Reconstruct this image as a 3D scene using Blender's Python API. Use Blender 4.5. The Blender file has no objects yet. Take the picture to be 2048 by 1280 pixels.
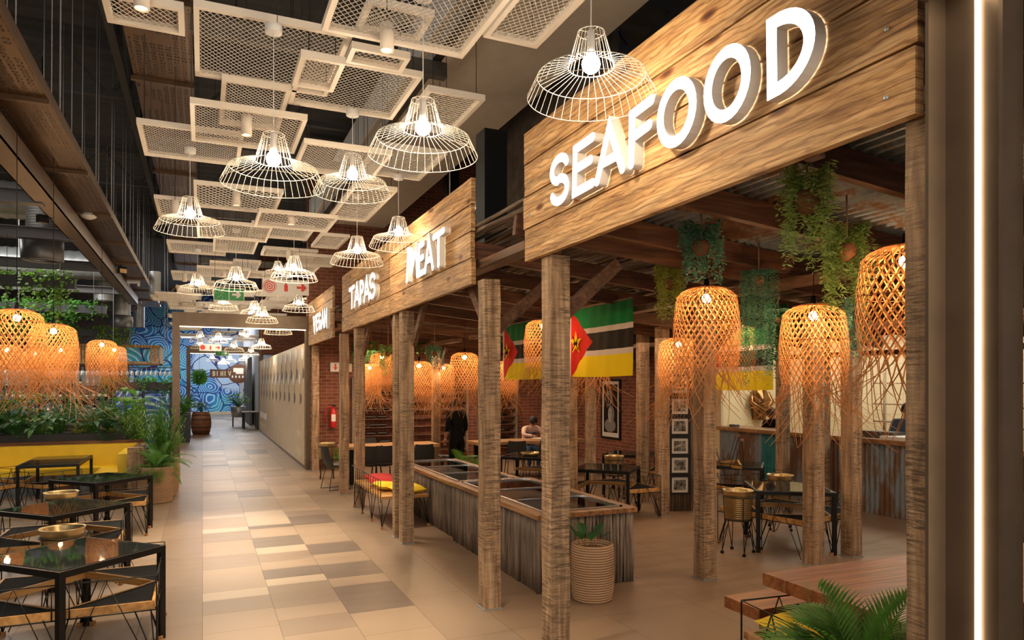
import bpy, math, random
from math import sin, cos, pi, radians as R
from mathutils import Vector, Matrix
random.seed(7)
ORD = 'first second third fourth fifth sixth seventh eighth ninth tenth eleventh twelfth thirteenth fourteenth fifteenth sixteenth seventeenth eighteenth nineteenth twentieth'.split()
def nth(i):
    if i < 20: return ORD[i]
    t_, u_ = divmod(i + 1, 10); return ('twenty', 'thirty', 'forty')[t_ - 2] + ('-' + ORD[u_ - 1] if u_ else 'th').replace('yth', 'ieth') if u_ else ('', '', 'twentieth', 'thirtieth', 'fortieth')[t_]
S = bpy.context.scene
COL = S.collection
# ------------------------------------------------------------------ camera, world, exposure
cam_d = bpy.data.cameras.new('camera'); cam = bpy.data.objects.new('camera', cam_d); COL.objects.link(cam)
cam.location = (0, 0, 2.0); cam.rotation_euler = (R(90), 0, -R(23.853))
cam_d.sensor_width = 36; cam_d.lens = 36 * 1400 / 2048; cam_d.shift_y = 128 / 2048; cam_d.clip_end = 200; cam_d.clip_start = .05
S.camera = cam
S.view_settings.view_transform = 'Standard'; S.view_settings.look = 'None'
S.view_settings.gamma = 1; S.view_settings.use_curve_mapping = False
S.view_settings.exposure = 0.08
S.cycles.use_denoising = True
S.cycles.max_bounces = 6; S.cycles.diffuse_bounces = 3; S.cycles.glossy_bounces = 3
S.cycles.transmission_bounces = 4; S.cycles.transparent_max_bounces = 12
S.cycles.sample_clamp_indirect = 4; S.cycles.caustics_reflective = False; S.cycles.caustics_refractive = False
W = bpy.data.worlds.new('world'); S.world = W; W.use_nodes = True
W.node_tree.nodes['Background'].inputs[0].default_value = (.75, .85, 1, 1)
W.node_tree.nodes['Background'].inputs[1].default_value = .12

def light(kind, name, loc, power, col=(1, .8, .58), size=.1, rot=(0, 0, 0), parent=None, **k):
    d = bpy.data.lights.new(name, kind); d.energy = power; d.color = col
    if kind == 'AREA':
        d.size = size; d.shape = 'RECTANGLE' if 'sy' in k else 'SQUARE'
        if 'sy' in k: d.size_y = k['sy']
    elif kind == 'SPOT':
        d.spot_size = R(k.get('ang', 70)); d.spot_blend = .6; d.shadow_soft_size = size
    else: d.shadow_soft_size = size
    o = bpy.data.objects.new(name, d); COL.objects.link(o); o.location = loc; o.rotation_euler = rot
    if parent: o.parent = parent
    return o
# soft fill lamps added high under the roof for brightness; no fittings hang there
WARM = (1, .79, .56)
light('AREA', 'high_fill_light', (.9, 9, 5.9), 85, WARM, 2.6, sy=14)
light('AREA', 'high_fill_light', (.9, 25, 5.9), 190, WARM, 2.6, sy=14)
light('AREA', 'high_fill_light', (.9, 42, 5.9), 900, (.85, .92, 1), 4, sy=12)
light('AREA', 'high_fill_light', (-6, 9, 7.2), 230, (1, .88, .74), 6, sy=12)
light('AREA', 'high_fill_light', (-6, 20.2, 6.6), 720, (1, .95, .86), 6, sy=3.4)
light('AREA', 'front_fill_light', (-1.5, -3.5, 3.0), 330, (1, .84, .66), 6, rot=(R(86), 0, R(-12)), sy=3.5)  # added fill from behind the camera, not a daylight opening
light('AREA', 'stall_fill_light', (6.7, 4.4, 2.78), 66, (1, .72, .48), 3, sy=2.5)  # added fills below the pergola roof, without lamp fittings
light('AREA', 'stall_fill_light', (6.5, 9.3, 2.7), 58, (1, .66, .42), 3, sy=4)
light('AREA', 'stall_fill_light', (5, 15.3, 2.75), 150, (1, .7, .46), 5, sy=1.5)  # added fill that brightens the rear brick wall
light('AREA', 'kitchen_area_light', (11.2, 8.5, 3.2), 150, (1, .9, .7), 1.2, sy=7)  # one broad area lamp over the kitchen, without a fitting

# ------------------------------------------------------------------ survey helpers: camera at (0,0,2)
def ray(u, v):
    a = u - 1024
    return (566.2 + .9146 * a, 1280.4 - .4044 * a, 768 - v)
def on_z(u, v, z):
    r = ray(u, v); t = (z - 2) / r[2]; return Vector((r[0] * t, r[1] * t, z))
def on_x(u, v, X):
    r = ray(u, v); t = X / r[0]; return Vector((X, r[1] * t, 2 + r[2] * t))
def on_y(u, v, Y):
    r = ray(u, v); t = Y / r[1]; return Vector((r[0] * t, Y, 2 + r[2] * t))
def at(u, v, t):
    r = ray(u, v); return Vector((r[0] * t, r[1] * t, 2 + r[2] * t))

# ------------------------------------------------------------------ materials
M = {}
class NT:
    def __init__(s, name):
        s.m = bpy.data.materials.new(name); s.m.use_nodes = True; s.t = s.m.node_tree
        s.b = s.t.nodes['Principled BSDF']; M[name] = s.m
    def n(s, typ, **k):
        x = s.t.nodes.new('ShaderNode' + typ)
        for a, b in k.items():
            if a.startswith('i_'):
                key = a[2:].replace('_', ' ')
                x.inputs[int(key) if key.isdigit() else key].default_value = b
            else: setattr(x, a, b)
        return x
    def l(s, a, b): s.t.links.new(a, b)
    def ramp(s, src, stops):
        r = s.n('ValToRGB'); e = r.color_ramp.elements
        while len(e) < len(stops): e.new(.5)
        for q, (p, c) in zip(e, stops): q.position = p; q.color = (*c, 1)
        s.l(src, r.inputs[0]); return r.outputs[0]
    def coord(s, scale=(1, 1, 1), rnd=True):
        c = s.n('TexCoord'); mp = s.n('Mapping'); mp.inputs['Scale'].default_value = scale
        s.l(c.outputs['Object'], mp.inputs[0])
        if rnd:
            oi = s.n('ObjectInfo'); mu = s.n('Math', operation='MULTIPLY', i_1=37.0); s.l(oi.outputs['Random'], mu.inputs[0])
            cb = s.n('CombineXYZ'); [s.l(mu.outputs[0], cb.inputs[i]) for i in range(3)]
            s.l(cb.outputs[0], mp.inputs['Location'])
        return mp.outputs[0]
    def bump(s, src, st=.4, d=.01):
        b = s.n('Bump'); b.inputs['Strength'].default_value = st; b.inputs['Distance'].default_value = d
        s.l(src, b.inputs['Height']); s.l(b.outputs[0], s.b.inputs['Normal'])
    def mix(s, f, a, b, mode='MIX'):
        x = s.n('MixRGB', blend_type=mode)
        if isinstance(f, (int, float)): x.inputs[0].default_value = f
        else: s.l(f, x.inputs[0])
        for i, c in ((1, a), (2, b)):
            if isinstance(c, tuple): x.inputs[i].default_value = (*c, 1)
            else: s.l(c, x.inputs[i])
        return x.outputs[0]

def flat(name, col, rough=.5, metal=0, emit=0, ecol=None, spec=.5, var=0):
    q = NT(name); q.b.inputs['Base Color'].default_value = (*col, 1); q.b.inputs['Roughness'].default_value = rough
    q.b.inputs['Metallic'].default_value = metal; q.b.inputs['Specular IOR Level'].default_value = spec
    if emit: q.b.inputs['Emission Color'].default_value = (*(ecol or col), 1); q.b.inputs['Emission Strength'].default_value = emit
    if var:
        nz = q.n('TexNoise', i_Scale=6.0, i_Detail=4.0); q.l(q.coord(), nz.inputs[0])
        q.l(q.ramp(nz.outputs[0], [(.3, tuple(c * (1 - var) for c in col)), (.7, tuple(min(1, c * (1 + var)) for c in col))]), q.b.inputs['Base Color'])
    return q
flat('white_metal', (.78, .7, .6), .45); flat('white_plastic', (.82, .8, .78), .4)
flat('black_metal', (.006, .006, .006), .4, spec=.3); flat('black_fabric', (.004, .0045, .005), .85, spec=.15)
flat('black_shell', (.02, .024, .028), .5); flat('dark_steel', (.05, .042, .036), .5, .3, var=.3)
flat('roof_dark', (.075, .08, .088), .8); flat('galvanised', (.36, .38, .4), .4, .45, var=.15)
flat('duct_dark', (.12, .12, .13), .4, .6); flat('brass', (.62, .47, .24), .28, .9, var=.1)
flat('yellow_vinyl', (.85, .6, .02), .45, var=.05); flat('red_fabric', (.6, .03, .03), .8); flat('yellow_fabric', (.9, .62, .03), .8)
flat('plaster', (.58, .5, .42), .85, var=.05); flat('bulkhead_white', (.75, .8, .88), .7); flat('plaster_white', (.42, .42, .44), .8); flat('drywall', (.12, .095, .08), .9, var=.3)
flat('ledwarm', (1, .8, .55), .5, emit=9, ecol=(1, .78, .5)); flat('bulb_glow', (1, .9, .75), .5, emit=60, ecol=(1, .84, .62))
flat('bulb_amber', (1, .8, .5), .5, emit=45, ecol=(1, .7, .36)); flat('letter_face', (1, 1, 1), .5, emit=5.5, ecol=(1, .96, .9))
flat('rope', (.28, .2, .11), .9); flat('coir', (.22, .09, .035), .95, var=.5); flat('soil', (.03, .02, .015), 1)
flat('planter_black', (.03, .032, .038), .6); flat('terracotta', (.45, .14, .05), .8); flat('red_paint', (.55, .02, .02), .35)
flat('sign_white', (.85, .84, .8), .5); flat('sign_red', (.75, .05, .03), .5); flat('sign_green', (.02, .3, .08), .5)
flat('flag_green', (.0, .19, .05), .85); flat('flag_black', (.02, .018, .018), .85); flat('flag_yellow', (.8, .62, .01), .85)
flat('flag_red', (.6, .02, .015), .85); flat('flag_white', (.62, .56, .55), .85); flat('frame_black', (.01, .01, .01), .4)
flat('photo_grey', (.2, .19, .18), .6); flat('photo_light', (.36, .35, .33), .6); flat('mat_white', (.6, .58, .54), .8); flat('skin', (.3, .15, .09), .6); flat('hair', (.01, .008, .007), .7)
flat('hoodie_pink', (.6, .42, .36), .85); flat('denim_blue', (.03, .06, .14), .85); flat('shirt_blue', (.06, .1, .17), .85)
flat('tiles_cream', (.72, .6, .4), .3); flat('steel_shiny', (.6, .6, .6), .25, 1); flat('paper_white', (.8, .78, .74), .7)
flat('bottle_green', (.02, .05, .02), .1); flat('bottle_dark', (.012, .008, .006), .12); flat('bottle_clear', (.5, .55, .55), .08)
flat('bottle_amber', (.35, .14, .02), .1); flat('label_cream', (.7, .62, .45), .7); flat('bronze', (.25, .13, .05), .2, .9)
flat('teal_paint', (.01, .17, .19), .5, var=.2); flat('barrel_wood', (.16, .06, .025), .55, var=.3); flat('lamp_amber_shade', (.9, .6, .3), .6)
flat('hose_white', (.75, .75, .75), .6); flat('crate_wood', (.32, .17, .08), .7, var=.2); flat('cable', (.42, .43, .45), .5)
for nm, c in (('leaf_dark', (.03, .11, .03)), ('leaf_mid', (.07, .22, .035)), ('leaf_light', (.3, .42, .13)), ('leaf_yellow', (.42, .46, .1)),
              ('leaf_teal', (.12, .27, .18)), ('leaf_grey', (.18, .32, .24)), ('leaf_palm', (.08, .22, .03)), ('leaf_vine', (.12, .26, .03))):
    q = flat(nm, c, .5, spec=.35)
    nz = q.n('TexNoise', i_Scale=9.0); q.l(q.coord(), nz.inputs[0])
    q.l(q.ramp(nz.outputs[0], [(.3, tuple(x * .55 for x in c)), (.7, tuple(min(1, x * 1.5) for x in c))]), q.b.inputs['Base Color'])
    tr = q.n('BsdfTranslucent'); tr.inputs[0].default_value = (*[min(1, x * 1.8) for x in c], 1)
    mx = q.n('MixShader', i_0=.3); q.l(q.b.outputs[0], mx.inputs[1]); q.l(tr.outputs[0], mx.inputs[2])
    q.l(mx.outputs[0], q.t.nodes['Material Output'].inputs[0])
# cane strips: let the lamp inside shine through
q = flat('cane', (.55, .24, .08), .55); tr = q.n('BsdfTranslucent'); tr.inputs[0].default_value = (.85, .36, .1, 1)
mx = q.n('MixShader', i_0=.17); q.l(q.b.outputs[0], mx.inputs[1]); q.l(tr.outputs[0], mx.inputs[2]); q.l(mx.outputs[0], q.t.nodes['Material Output'].inputs[0])
for nm in ('flag_green', 'flag_black', 'flag_yellow', 'flag_red', 'flag_white'):
    t = M[nm].node_tree; b = t.nodes['Principled BSDF']; tr = t.nodes.new('ShaderNodeBsdfTranslucent'); tr.inputs[0].default_value = b.inputs['Base Color'].default_value
    mx = t.nodes.new('ShaderNodeMixShader'); mx.inputs[0].default_value = .4; t.links.new(b.outputs[0], mx.inputs[1]); t.links.new(tr.outputs[0], mx.inputs[2])
    t.links.new(mx.outputs[0], t.nodes['Material Output'].inputs[0])

def wood(name, dark, mid, light_, axis, saw=0, rough=.65, gs=1.0, knots=False):
    q = NT(name); sc = {'x': (1.2, 14, 14), 'y': (14, 1.2, 14), 'z': (14, 14, 1.2)}[axis]
    co = q.coord(tuple(a * gs for a in sc))
    dn = q.n('TexNoise', i_Scale=1.0, i_Detail=8.0, i_Roughness=.65, i_Distortion=1.2); q.l(co, dn.inputs[0])
    co2 = q.coord(tuple(a * gs * .45 for a in sc)); n2 = q.n('TexNoise', i_Scale=1.0, i_Detail=3.0, i_Distortion=2.5); q.l(co2, n2.inputs[0])
    base = q.ramp(dn.outputs[0], [(.28, dark), (.46, mid), (.66, light_)])
    blot = q.ramp(n2.outputs[0], [(.35, (.45, .42, .4)), (.6, (1, 1, 1))])
    c = q.mix(.75, base, blot, 'MULTIPLY'); oi = q.n('ObjectInfo'); c = q.mix(1.0, c, q.ramp(oi.outputs['Random'], [(0, (.74, .72, .7)), (.5, (.9, .9, .9)), (1, (1, 1, 1))]), 'MULTIPLY')
    if knots:
        wc = q.coord((0, .22, 1)); wv = q.n('TexWave', wave_type='BANDS', bands_direction='Z', i_Scale=9.0, i_Distortion=9.0, i_Detail=3.0, i_Detail_Scale=1.6)
        q.l(wc, wv.inputs[0]); c = q.mix(.62, c, q.ramp(wv.outputs[0], [(.0, (.36, .24, .15)), (.22, (.85, .8, .74)), (.5, (1, 1, 1))]), 'MULTIPLY')
        fc = q.coord((0, 5, 110)); fn = q.n('TexNoise', i_Scale=1.0, i_Detail=3.0); q.l(fc, fn.inputs[0]); c = q.mix(.55, c, q.ramp(fn.outputs[0], [(.38, (.45, .36, .28)), (.5, (1, 1, 1))]), 'MULTIPLY')
        vo = q.n('TexVoronoi', i_Scale=1.0, voronoi_dimensions='2D'); sx_ = q.n('SeparateXYZ'); q.l(q.coord((1, .85, 2.3)), sx_.inputs[0]); cx_ = q.n('CombineXYZ'); q.l(sx_.outputs[1], cx_.inputs[0]); q.l(sx_.outputs[2], cx_.inputs[1]); q.l(cx_.outputs[0], vo.inputs[0])
        c = q.mix(1.0, c, q.ramp(vo.outputs['Distance'], [(.02, (.16, .07, .04)), (.045, (.5, .32, .2)), (.07, (1, 1, 1))]), 'MULTIPLY')
    if saw:
        s1 = {'z': (7, 7, 85), 'y': (7, 85, 7), 'x': (85, 7, 7)}[axis]; sn = q.n('TexNoise', i_Scale=1.0, i_Detail=5.0, i_Roughness=.8, i_Distortion=.2); q.l(q.coord(s1), sn.inputs[0])
        pt = q.n('TexNoise', i_Scale=2.2, i_Detail=2.0); q.l(q.coord((2, 2, 1.5)), pt.inputs[0])
        mk = q.n('Math', operation='MULTIPLY'); r1 = q.ramp(sn.outputs[0], [(.45, (1, 1, 1)), (.53, (0, 0, 0))]); r2 = q.ramp(pt.outputs[0], [(.4, (.25, .25, .25)), (.58, (1, 1, 1))])
        q.l(r1, mk.inputs[0]); q.l(r2, mk.inputs[1]); m2 = q.n('Math', operation='MULTIPLY', i_1=saw); q.l(mk.outputs[0], m2.inputs[0])
        c = q.mix(m2.outputs[0], c, tuple(x * .35 for x in dark)); q.bump(sn.outputs[0], .5, .006)
    else: q.bump(dn.outputs[0], .5, .004)
    q.l(c, q.b.inputs['Base Color']); q.b.inputs['Roughness'].default_value = rough
wood('sign_plank', (.36, .17, .06), (.7, .41, .17), (.88, .6, .31), 'y', knots=True)
wood('post_wood', (.2, .12, .07), (.48, .31, .18), (.66, .46, .28), 'z', saw=.8)
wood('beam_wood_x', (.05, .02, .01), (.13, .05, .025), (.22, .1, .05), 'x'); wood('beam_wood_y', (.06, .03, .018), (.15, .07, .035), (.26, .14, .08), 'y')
wood('pale_frame_x', (.42, .2, .05), (.62, .32, .09), (.75, .42, .15), 'x', gs=.8, rough=.5); wood('counter_wood', (.2, .08, .03), (.4, .19, .07), (.55, .3, .13), 'y', rough=.4)
wood('tabletop_wood', (.13, .035, .008), (.3, .09, .02), (.42, .16, .045), 'x', rough=.3); wood('lath', (.09, .065, .05), (.22, .165, .125), (.4, .32, .25), 'z')
wood('lath_y', (.07, .045, .03), (.16, .11, .075), (.3, .23, .17), 'y'); wood('live_edge', (.35, .17, .07), (.55, .3, .13), (.68, .42, .2), 'x', rough=.4)
wood('cap_wood', (.1, .04, .02), (.22, .1, .05), (.3, .15, .08), 'x')
# brick
def brick(name, rot):
    q = NT(name); c = q.n('TexCoord'); sp = q.n('SeparateXYZ'); cb = q.n('CombineXYZ'); q.l(c.outputs['Object'], sp.inputs[0])
    q.l(sp.outputs[0 if rot == 'x' else 1], cb.inputs[0]); q.l(sp.outputs[2], cb.inputs[1])
    b = q.n('TexBrick', i_Scale=1.0); b.offset = .5
    b.inputs['Color1'].default_value = (.27, .085, .045, 1); b.inputs['Color2'].default_value = (.17, .05, .03, 1); b.inputs['Mortar'].default_value = (.3, .2, .14, 1)
    b.inputs['Mortar Size'].default_value = .007; b.inputs['Brick Width'].default_value = .25; b.inputs['Row Height'].default_value = .085
    q.l(cb.outputs[0], b.inputs[0]); nz = q.n('TexNoise', i_Scale=5.0, i_Detail=5.0); q.l(c.outputs['Object'], nz.inputs[0])
    q.l(q.mix(.5, b.outputs[0], q.ramp(nz.outputs[0], [(.3, (.5, .5, .5)), (.7, (1, 1, 1))]), 'MULTIPLY'), q.b.inputs['Base Color'])
    q.bump(b.outputs['Fac'], -.4, .01); q.b.inputs['Roughness'].default_value = .85
brick('brick_x', 'x'); brick('brick_y', 'y')
# floor tiles read a per-face tone
q = NT('floor_tile'); at_ = q.n('VertexColor'); at_.layer_name = 'tone'
nz = q.n('TexNoise', i_Scale=1.0, i_Detail=6.0, i_Roughness=.6); q.l(q.coord((1.2, 7, 1), False), nz.inputs[0])
q.l(q.mix(.5, at_.outputs[0], q.ramp(nz.outputs[0], [(.3, (.72, .7, .68)), (.7, (1, 1, 1))]), 'MULTIPLY'), q.b.inputs['Base Color'])
q.l(q.ramp(nz.outputs[0], [(.3, (.3, .3, .3)), (.7, (.42, .42, .42))]), q.b.inputs['Roughness']); q.b.inputs['Specular IOR Level'].default_value = .45
flat('grout', (.1, .075, .055), .9)
# white ceramic kitchen tiles
q = NT('kitchen_tile'); c = q.n('TexCoord'); sp = q.n('SeparateXYZ'); cb = q.n('CombineXYZ'); q.l(c.outputs['Object'], sp.inputs[0]); q.l(sp.outputs[1], cb.inputs[0]); q.l(sp.outputs[2], cb.inputs[1])
b = q.n('TexBrick', i_Scale=1.0); b.offset = 0; b.inputs['Color1'].default_value = b.inputs['Color2'].default_value = (.72, .6, .4, 1); b.inputs['Mortar'].default_value = (.45, .36, .24, 1)
b.inputs['Mortar Size'].default_value = .004; b.inputs['Brick Width'].default_value = .2; b.inputs['Row Height'].default_value = .2; q.l(cb.outputs[0], b.inputs[0]); q.l(b.outputs[0], q.b.inputs['Base Color'])
q.b.inputs['Roughness'].default_value = .35
# rusty corrugated iron
q = NT('corrugated_iron'); nz = q.n('TexNoise', i_Scale=1.0, i_Detail=7.0, i_Roughness=.65); q.l(q.coord((3, 3, .8)), nz.inputs[0])
q.l(q.ramp(nz.outputs[0], [(.3, (.1, .12, .14)), (.46, (.22, .26, .3)), (.54, (.17, .1, .06)), (.68, (.13, .05, .025))]), q.b.inputs['Base Color']); q.b.inputs['Roughness'].default_value = .5; q.b.inputs['Metallic'].default_value = .35
# basket weave
def weave(name, c1, c2):
    q = NT(name); wv = q.n('TexWave', wave_type='BANDS', bands_direction='Z', i_Scale=14.0, i_Distortion=.6); q.l(q.coord((1, 1, 1)), wv.inputs[0])
    nz = q.n('TexNoise', i_Scale=60.0); q.l(q.coord((1, 1, .4)), nz.inputs[0])
    nz2 = q.n('Math', operation='MULTIPLY', i_1=.4); q.l(nz.outputs[0], nz2.inputs[0]); q.l(q.mix(nz2.outputs[0], q.ramp(wv.outputs[0], [(.15, tuple(x * .38 for x in c1)), (.55, c1)]), c2), q.b.inputs['Base Color']); q.bump(wv.outputs[0], .8, .008); q.b.inputs['Roughness'].default_value = .85
weave('basket', (.62, .4, .24), (.5, .3, .17)); weave('basket_tan', (.62, .42, .25), (.5, .3, .17))
# perforated bronze sheet: punched rosettes shown as real holes in the colour of darkness behind
q = NT('perforated'); vo = q.n('TexVoronoi', i_Scale=1.0); vo.inputs['Randomness'].default_value = .12; q.l(q.coord((12, 12, 1), False), vo.inputs[0])
a1 = q.n('Math', operation='SUBTRACT', i_1=.27); q.l(vo.outputs['Distance'], a1.inputs[0]); a2 = q.n('Math', operation='ABSOLUTE'); q.l(a1.outputs[0], a2.inputs[0])
nz = q.n('TexNoise', i_Scale=1.6); q.l(q.coord((1, 1, 1), False), nz.inputs[0])
lt = q.n('Math', operation='LESS_THAN', i_1=.07); q.l(a2.outputs[0], lt.inputs[0]); g2 = q.n('Math', operation='GREATER_THAN', i_1=.42); q.l(nz.outputs[0], g2.inputs[0])
mm = q.n('Math', operation='MULTIPLY'); q.l(lt.outputs[0], mm.inputs[0]); q.l(g2.outputs[0], mm.inputs[1])
q.b.inputs['Base Color'].default_value = (.13, .068, .03, 1); q.b.inputs['Roughness'].default_value = .34; q.b.inputs['Metallic'].default_value = .55
tp = q.n('BsdfTransparent'); mx = q.n('MixShader'); q.l(mm.outputs[0], mx.inputs[0]); q.l(q.b.outputs[0], mx.inputs[1]); q.l(tp.outputs[0], mx.inputs[2]); q.l(mx.outputs[0], q.t.nodes['Material Output'].inputs[0])
flat('bronze_steel', (.13, .075, .038), .38, .5, var=.15); flat('portal_steel', (.14, .1, .07), .38, .5, var=.12)
# glass
q = NT('glass_top'); q.b.inputs['Base Color'].default_value = (.02, .025, .022, 1); q.b.inputs['Roughness'].default_value = .03; q.b.inputs['Specular IOR Level'].default_value = 1.0
tp = q.n('BsdfTransparent'); tp.inputs[0].default_value = (.8, .85, .82, 1); mx = q.n('MixShader', i_0=.72); q.l(tp.outputs[0], mx.inputs[1]); q.l(q.b.outputs[0], mx.inputs[2]); q.l(mx.outputs[0], q.t.nodes['Material Output'].inputs[0])
q = NT('glass_clear'); gl = q.n('BsdfGlossy', i_Roughness=.03); tp = q.n('BsdfTransparent'); fr = q.n('Fresnel', i_IOR=1.5); mx = q.n('MixShader'); q.l(fr.outputs[0], mx.inputs[0]); q.l(tp.outputs[0], mx.inputs[1]); q.l(gl.outputs[0], mx.inputs[2]); q.l(mx.outputs[0], q.t.nodes['Material Output'].inputs[0])
# hoarding board
q = flat('hoarding', (.6, .46, .32), .5); nz = q.n('TexNoise', i_Scale=1.0, i_Detail=3.0); q.l(q.coord((2, 2, 2)), nz.inputs[0]); q.l(q.ramp(nz.outputs[0], [(.3, (.58, .45, .31)), (.7, (.66, .52, .37))]), q.b.inputs['Base Color'])
flat('graphic_white', (.85, .85, .85), .4); flat('graphic_grey', (.2, .17, .15), .4, .2); flat('graphic_tan', (.62, .46, .28), .5)
# mural: painted waves and rings
q = NT('mural_paint'); c0 = q.coord((1, 1, 1), False)
n1 = q.n('TexNoise', i_Scale=.55, i_Detail=2.0); q.l(c0, n1.inputs[0])
vm = q.n('MixRGB', blend_type='ADD', i_0=1.0); q.l(c0, vm.inputs[1]); q.l(n1.outputs['Color'], vm.inputs[2])
w1 = q.n('TexVoronoi', i_Scale=.9, feature='F1'); q.l(vm.outputs[0], w1.inputs[0])
ms = q.n('Math', operation='MULTIPLY', i_1=52.0); q.l(w1.outputs['Distance'], ms.inputs[0]); sn = q.n('Math', operation='SINE'); q.l(ms.outputs[0], sn.inputs[0])
n2 = q.n('TexNoise', i_Scale=.35, i_Detail=1.0); q.l(c0, n2.inputs[0])
fld = q.ramp(n2.outputs[0], [(.40, (.5, .58, .75)), (.47, (.01, .07, .36)), (.56, (.02, .2, .5)), (.64, (.03, .35, .5))])
line = q.ramp(sn.outputs[0], [(.45, (0, 0, 0)), (.75, (1, 1, 1))])
c2 = q.mix(line, fld, (.42, .66, .85)); w3 = q.n('TexVoronoi', i_Scale=.9, feature='DISTANCE_TO_EDGE'); q.l(vm.outputs[0], w3.inputs[0])
q.l(q.mix(q.ramp(w3.outputs['Distance'], [(.02, (1, 1, 1)), (.035, (0, 0, 0))]), c2, (.01, .02, .14)), q.b.inputs['Base Color']); q.b.inputs['Roughness'].default_value = .6
# old photographs
q = NT('old_photo'); nz = q.n('TexNoise', i_Scale=14.0, i_Detail=6.0, i_Distortion=.8); q.l(q.coord(), nz.inputs[0]); q.l(q.ramp(nz.outputs[0], [(.35, (.02, .018, .016)), (.5, (.16, .15, .13)), (.68, (.42, .4, .36))]), q.b.inputs['Base Color'])

# ------------------------------------------------------------------ mesh builder
class MB:
    def __init__(s): s.v = []; s.f = []; s.mi = []; s.m = 0; s.sm = []; s.smooth = False
    def add(s, vs, fs):
        b = len(s.v); s.v.extend([tuple(p) for p in vs])
        for f in fs: s.f.append(tuple(b + i for i in f)); s.mi.append(s.m); s.sm.append(s.smooth)
        return s
    def box(s, c, d, rz=0, rot=None):
        x, y, z = d[0] / 2, d[1] / 2, d[2] / 2
        mt = rot if rot is not None else Matrix.Rotation(rz, 3, 'Z'); c = Vector(c)
        vs = [c + mt @ Vector((a * x, b * y, e * z)) for a in (-1, 1) for b in (-1, 1) for e in (-1, 1)]
        return s.add(vs, [(0, 1, 3, 2), (4, 6, 7, 5), (0, 4, 5, 1), (2, 3, 7, 6), (0, 2, 6, 4), (1, 5, 7, 3)])
    def b2(s, x0, x1, y0, y1, z0, z1): return s.box(((x0 + x1) / 2, (y0 + y1) / 2, (z0 + z1) / 2), (x1 - x0, y1 - y0, z1 - z0))
    def bar(s, p, q, w, h=None):
        p = Vector(p); q = Vector(q); d = q - p; L = d.length
        if L < 1e-6: return s
        return s.box((p + q) / 2, (w, h or w, L), rot=d.to_track_quat('Z', 'Y').to_matrix())
    def tube(s, pts, r, n=6, closed=False, caps=True):
        pts = [Vector(p) for p in pts]; N = len(pts); vs = []; sm = s.smooth; s.smooth = n > 4
        up = None
        for i, p in enumerate(pts):
            a = pts[(i - 1) % N] if (i or closed) else p; b = pts[(i + 1) % N] if (i < N - 1 or closed) else p
            d = (b - a).normalized() if (b - a).length > 0 else Vector((0, 0, 1))
            if up is None: up = Vector((0, 0, 1)) if abs(d.z) < .9 else Vector((1, 0, 0))
            x = d.cross(up); x = x.normalized() if x.length > 1e-4 else d.orthogonal().normalized()
            y = x.cross(d).normalized(); up = y
            rr = r[i] if isinstance(r, (list, tuple)) else r
            for k in range(n): vs.append(p + (x * cos(2 * pi * k / n) + y * sin(2 * pi * k / n)) * rr)
        fs = []
        for i in range(N if closed else N - 1):
            j = (i + 1) % N
            for k in range(n): fs.append((i * n + k, i * n + (k + 1) % n, j * n + (k + 1) % n, j * n + k))
        if caps and not closed: fs.append(tuple(range(n))[::-1]); fs.append(tuple((N - 1) * n + k for k in range(n)))
        s.add(vs, fs); s.smooth = sm; return s
    def ring(s, c, R_, r, n=32, k=5):
        c = Vector(c); return s.tube([c + Vector((cos(2 * pi * i / n) * R_, sin(2 * pi * i / n) * R_, 0)) for i in range(n)], r, k, True)
    def lathe(s, prof, n=20, c=(0, 0, 0)):
        vs = []; fs = []; m = len(prof); sm = s.smooth; s.smooth = True
        for r, z in prof:
            for k in range(n): vs.append((c[0] + r * cos(2 * pi * k / n), c[1] + r * sin(2 * pi * k / n), c[2] + z))
        for i in range(m - 1):
            for k in range(n): fs.append((i * n + k, i * n + (k + 1) % n, (i + 1) * n + (k + 1) % n, (i + 1) * n + k))
        s.add(vs, fs); s.smooth = sm; return s
    def ball(s, c, r, n=14, sq=1.0):
        return s.lathe([(max(1e-4, r * sin(pi * i / 8)), -r * sq * cos(pi * i / 8)) for i in range(9)], n, c)
    def strip(s, pts, wv):
        """flat ribbon along pts; wv = half-width vectors"""
        vs = []; fs = []
        for p, w in zip(pts, wv): vs += [p - w, p + w]
        for i in range(len(pts) - 1): fs.append((2 * i, 2 * i + 1, 2 * i + 3, 2 * i + 2))
        return s.add(vs, fs)
    def build(s, name, mat, parent=None):
        me = bpy.data.meshes.new(name); me.from_pydata(s.v, [], s.f)
        mats = mat if isinstance(mat, (list, tuple)) else [mat]
        for m in mats: me.materials.append(M[m])
        me.polygons.foreach_set('material_index', s.mi); me.polygons.foreach_set('use_smooth', s.sm); me.update()
        o = bpy.data.objects.new(name, me); COL.objects.link(o)
        if parent: o.parent = parent
        return o
def tag(o, label, cat, group=None, kind=None):
    if label: o['label'] = label
    if cat: o['category'] = cat
    if group: o['group'] = group
    if kind: o['kind'] = kind
    return o
def thing(name, label, cat, loc=(0, 0, 0), rz=0, group=None):
    o = bpy.data.objects.new(name, None); COL.objects.link(o); o.location = loc; o.rotation_euler = (0, 0, rz); o.empty_display_size = .1
    return tag(o, label, cat, group)
def struct(mb, name, mat, label=None):
    o = mb.build(name, mat); o['kind'] = 'structure'
    if label: o['label'] = label
    return o
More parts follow.
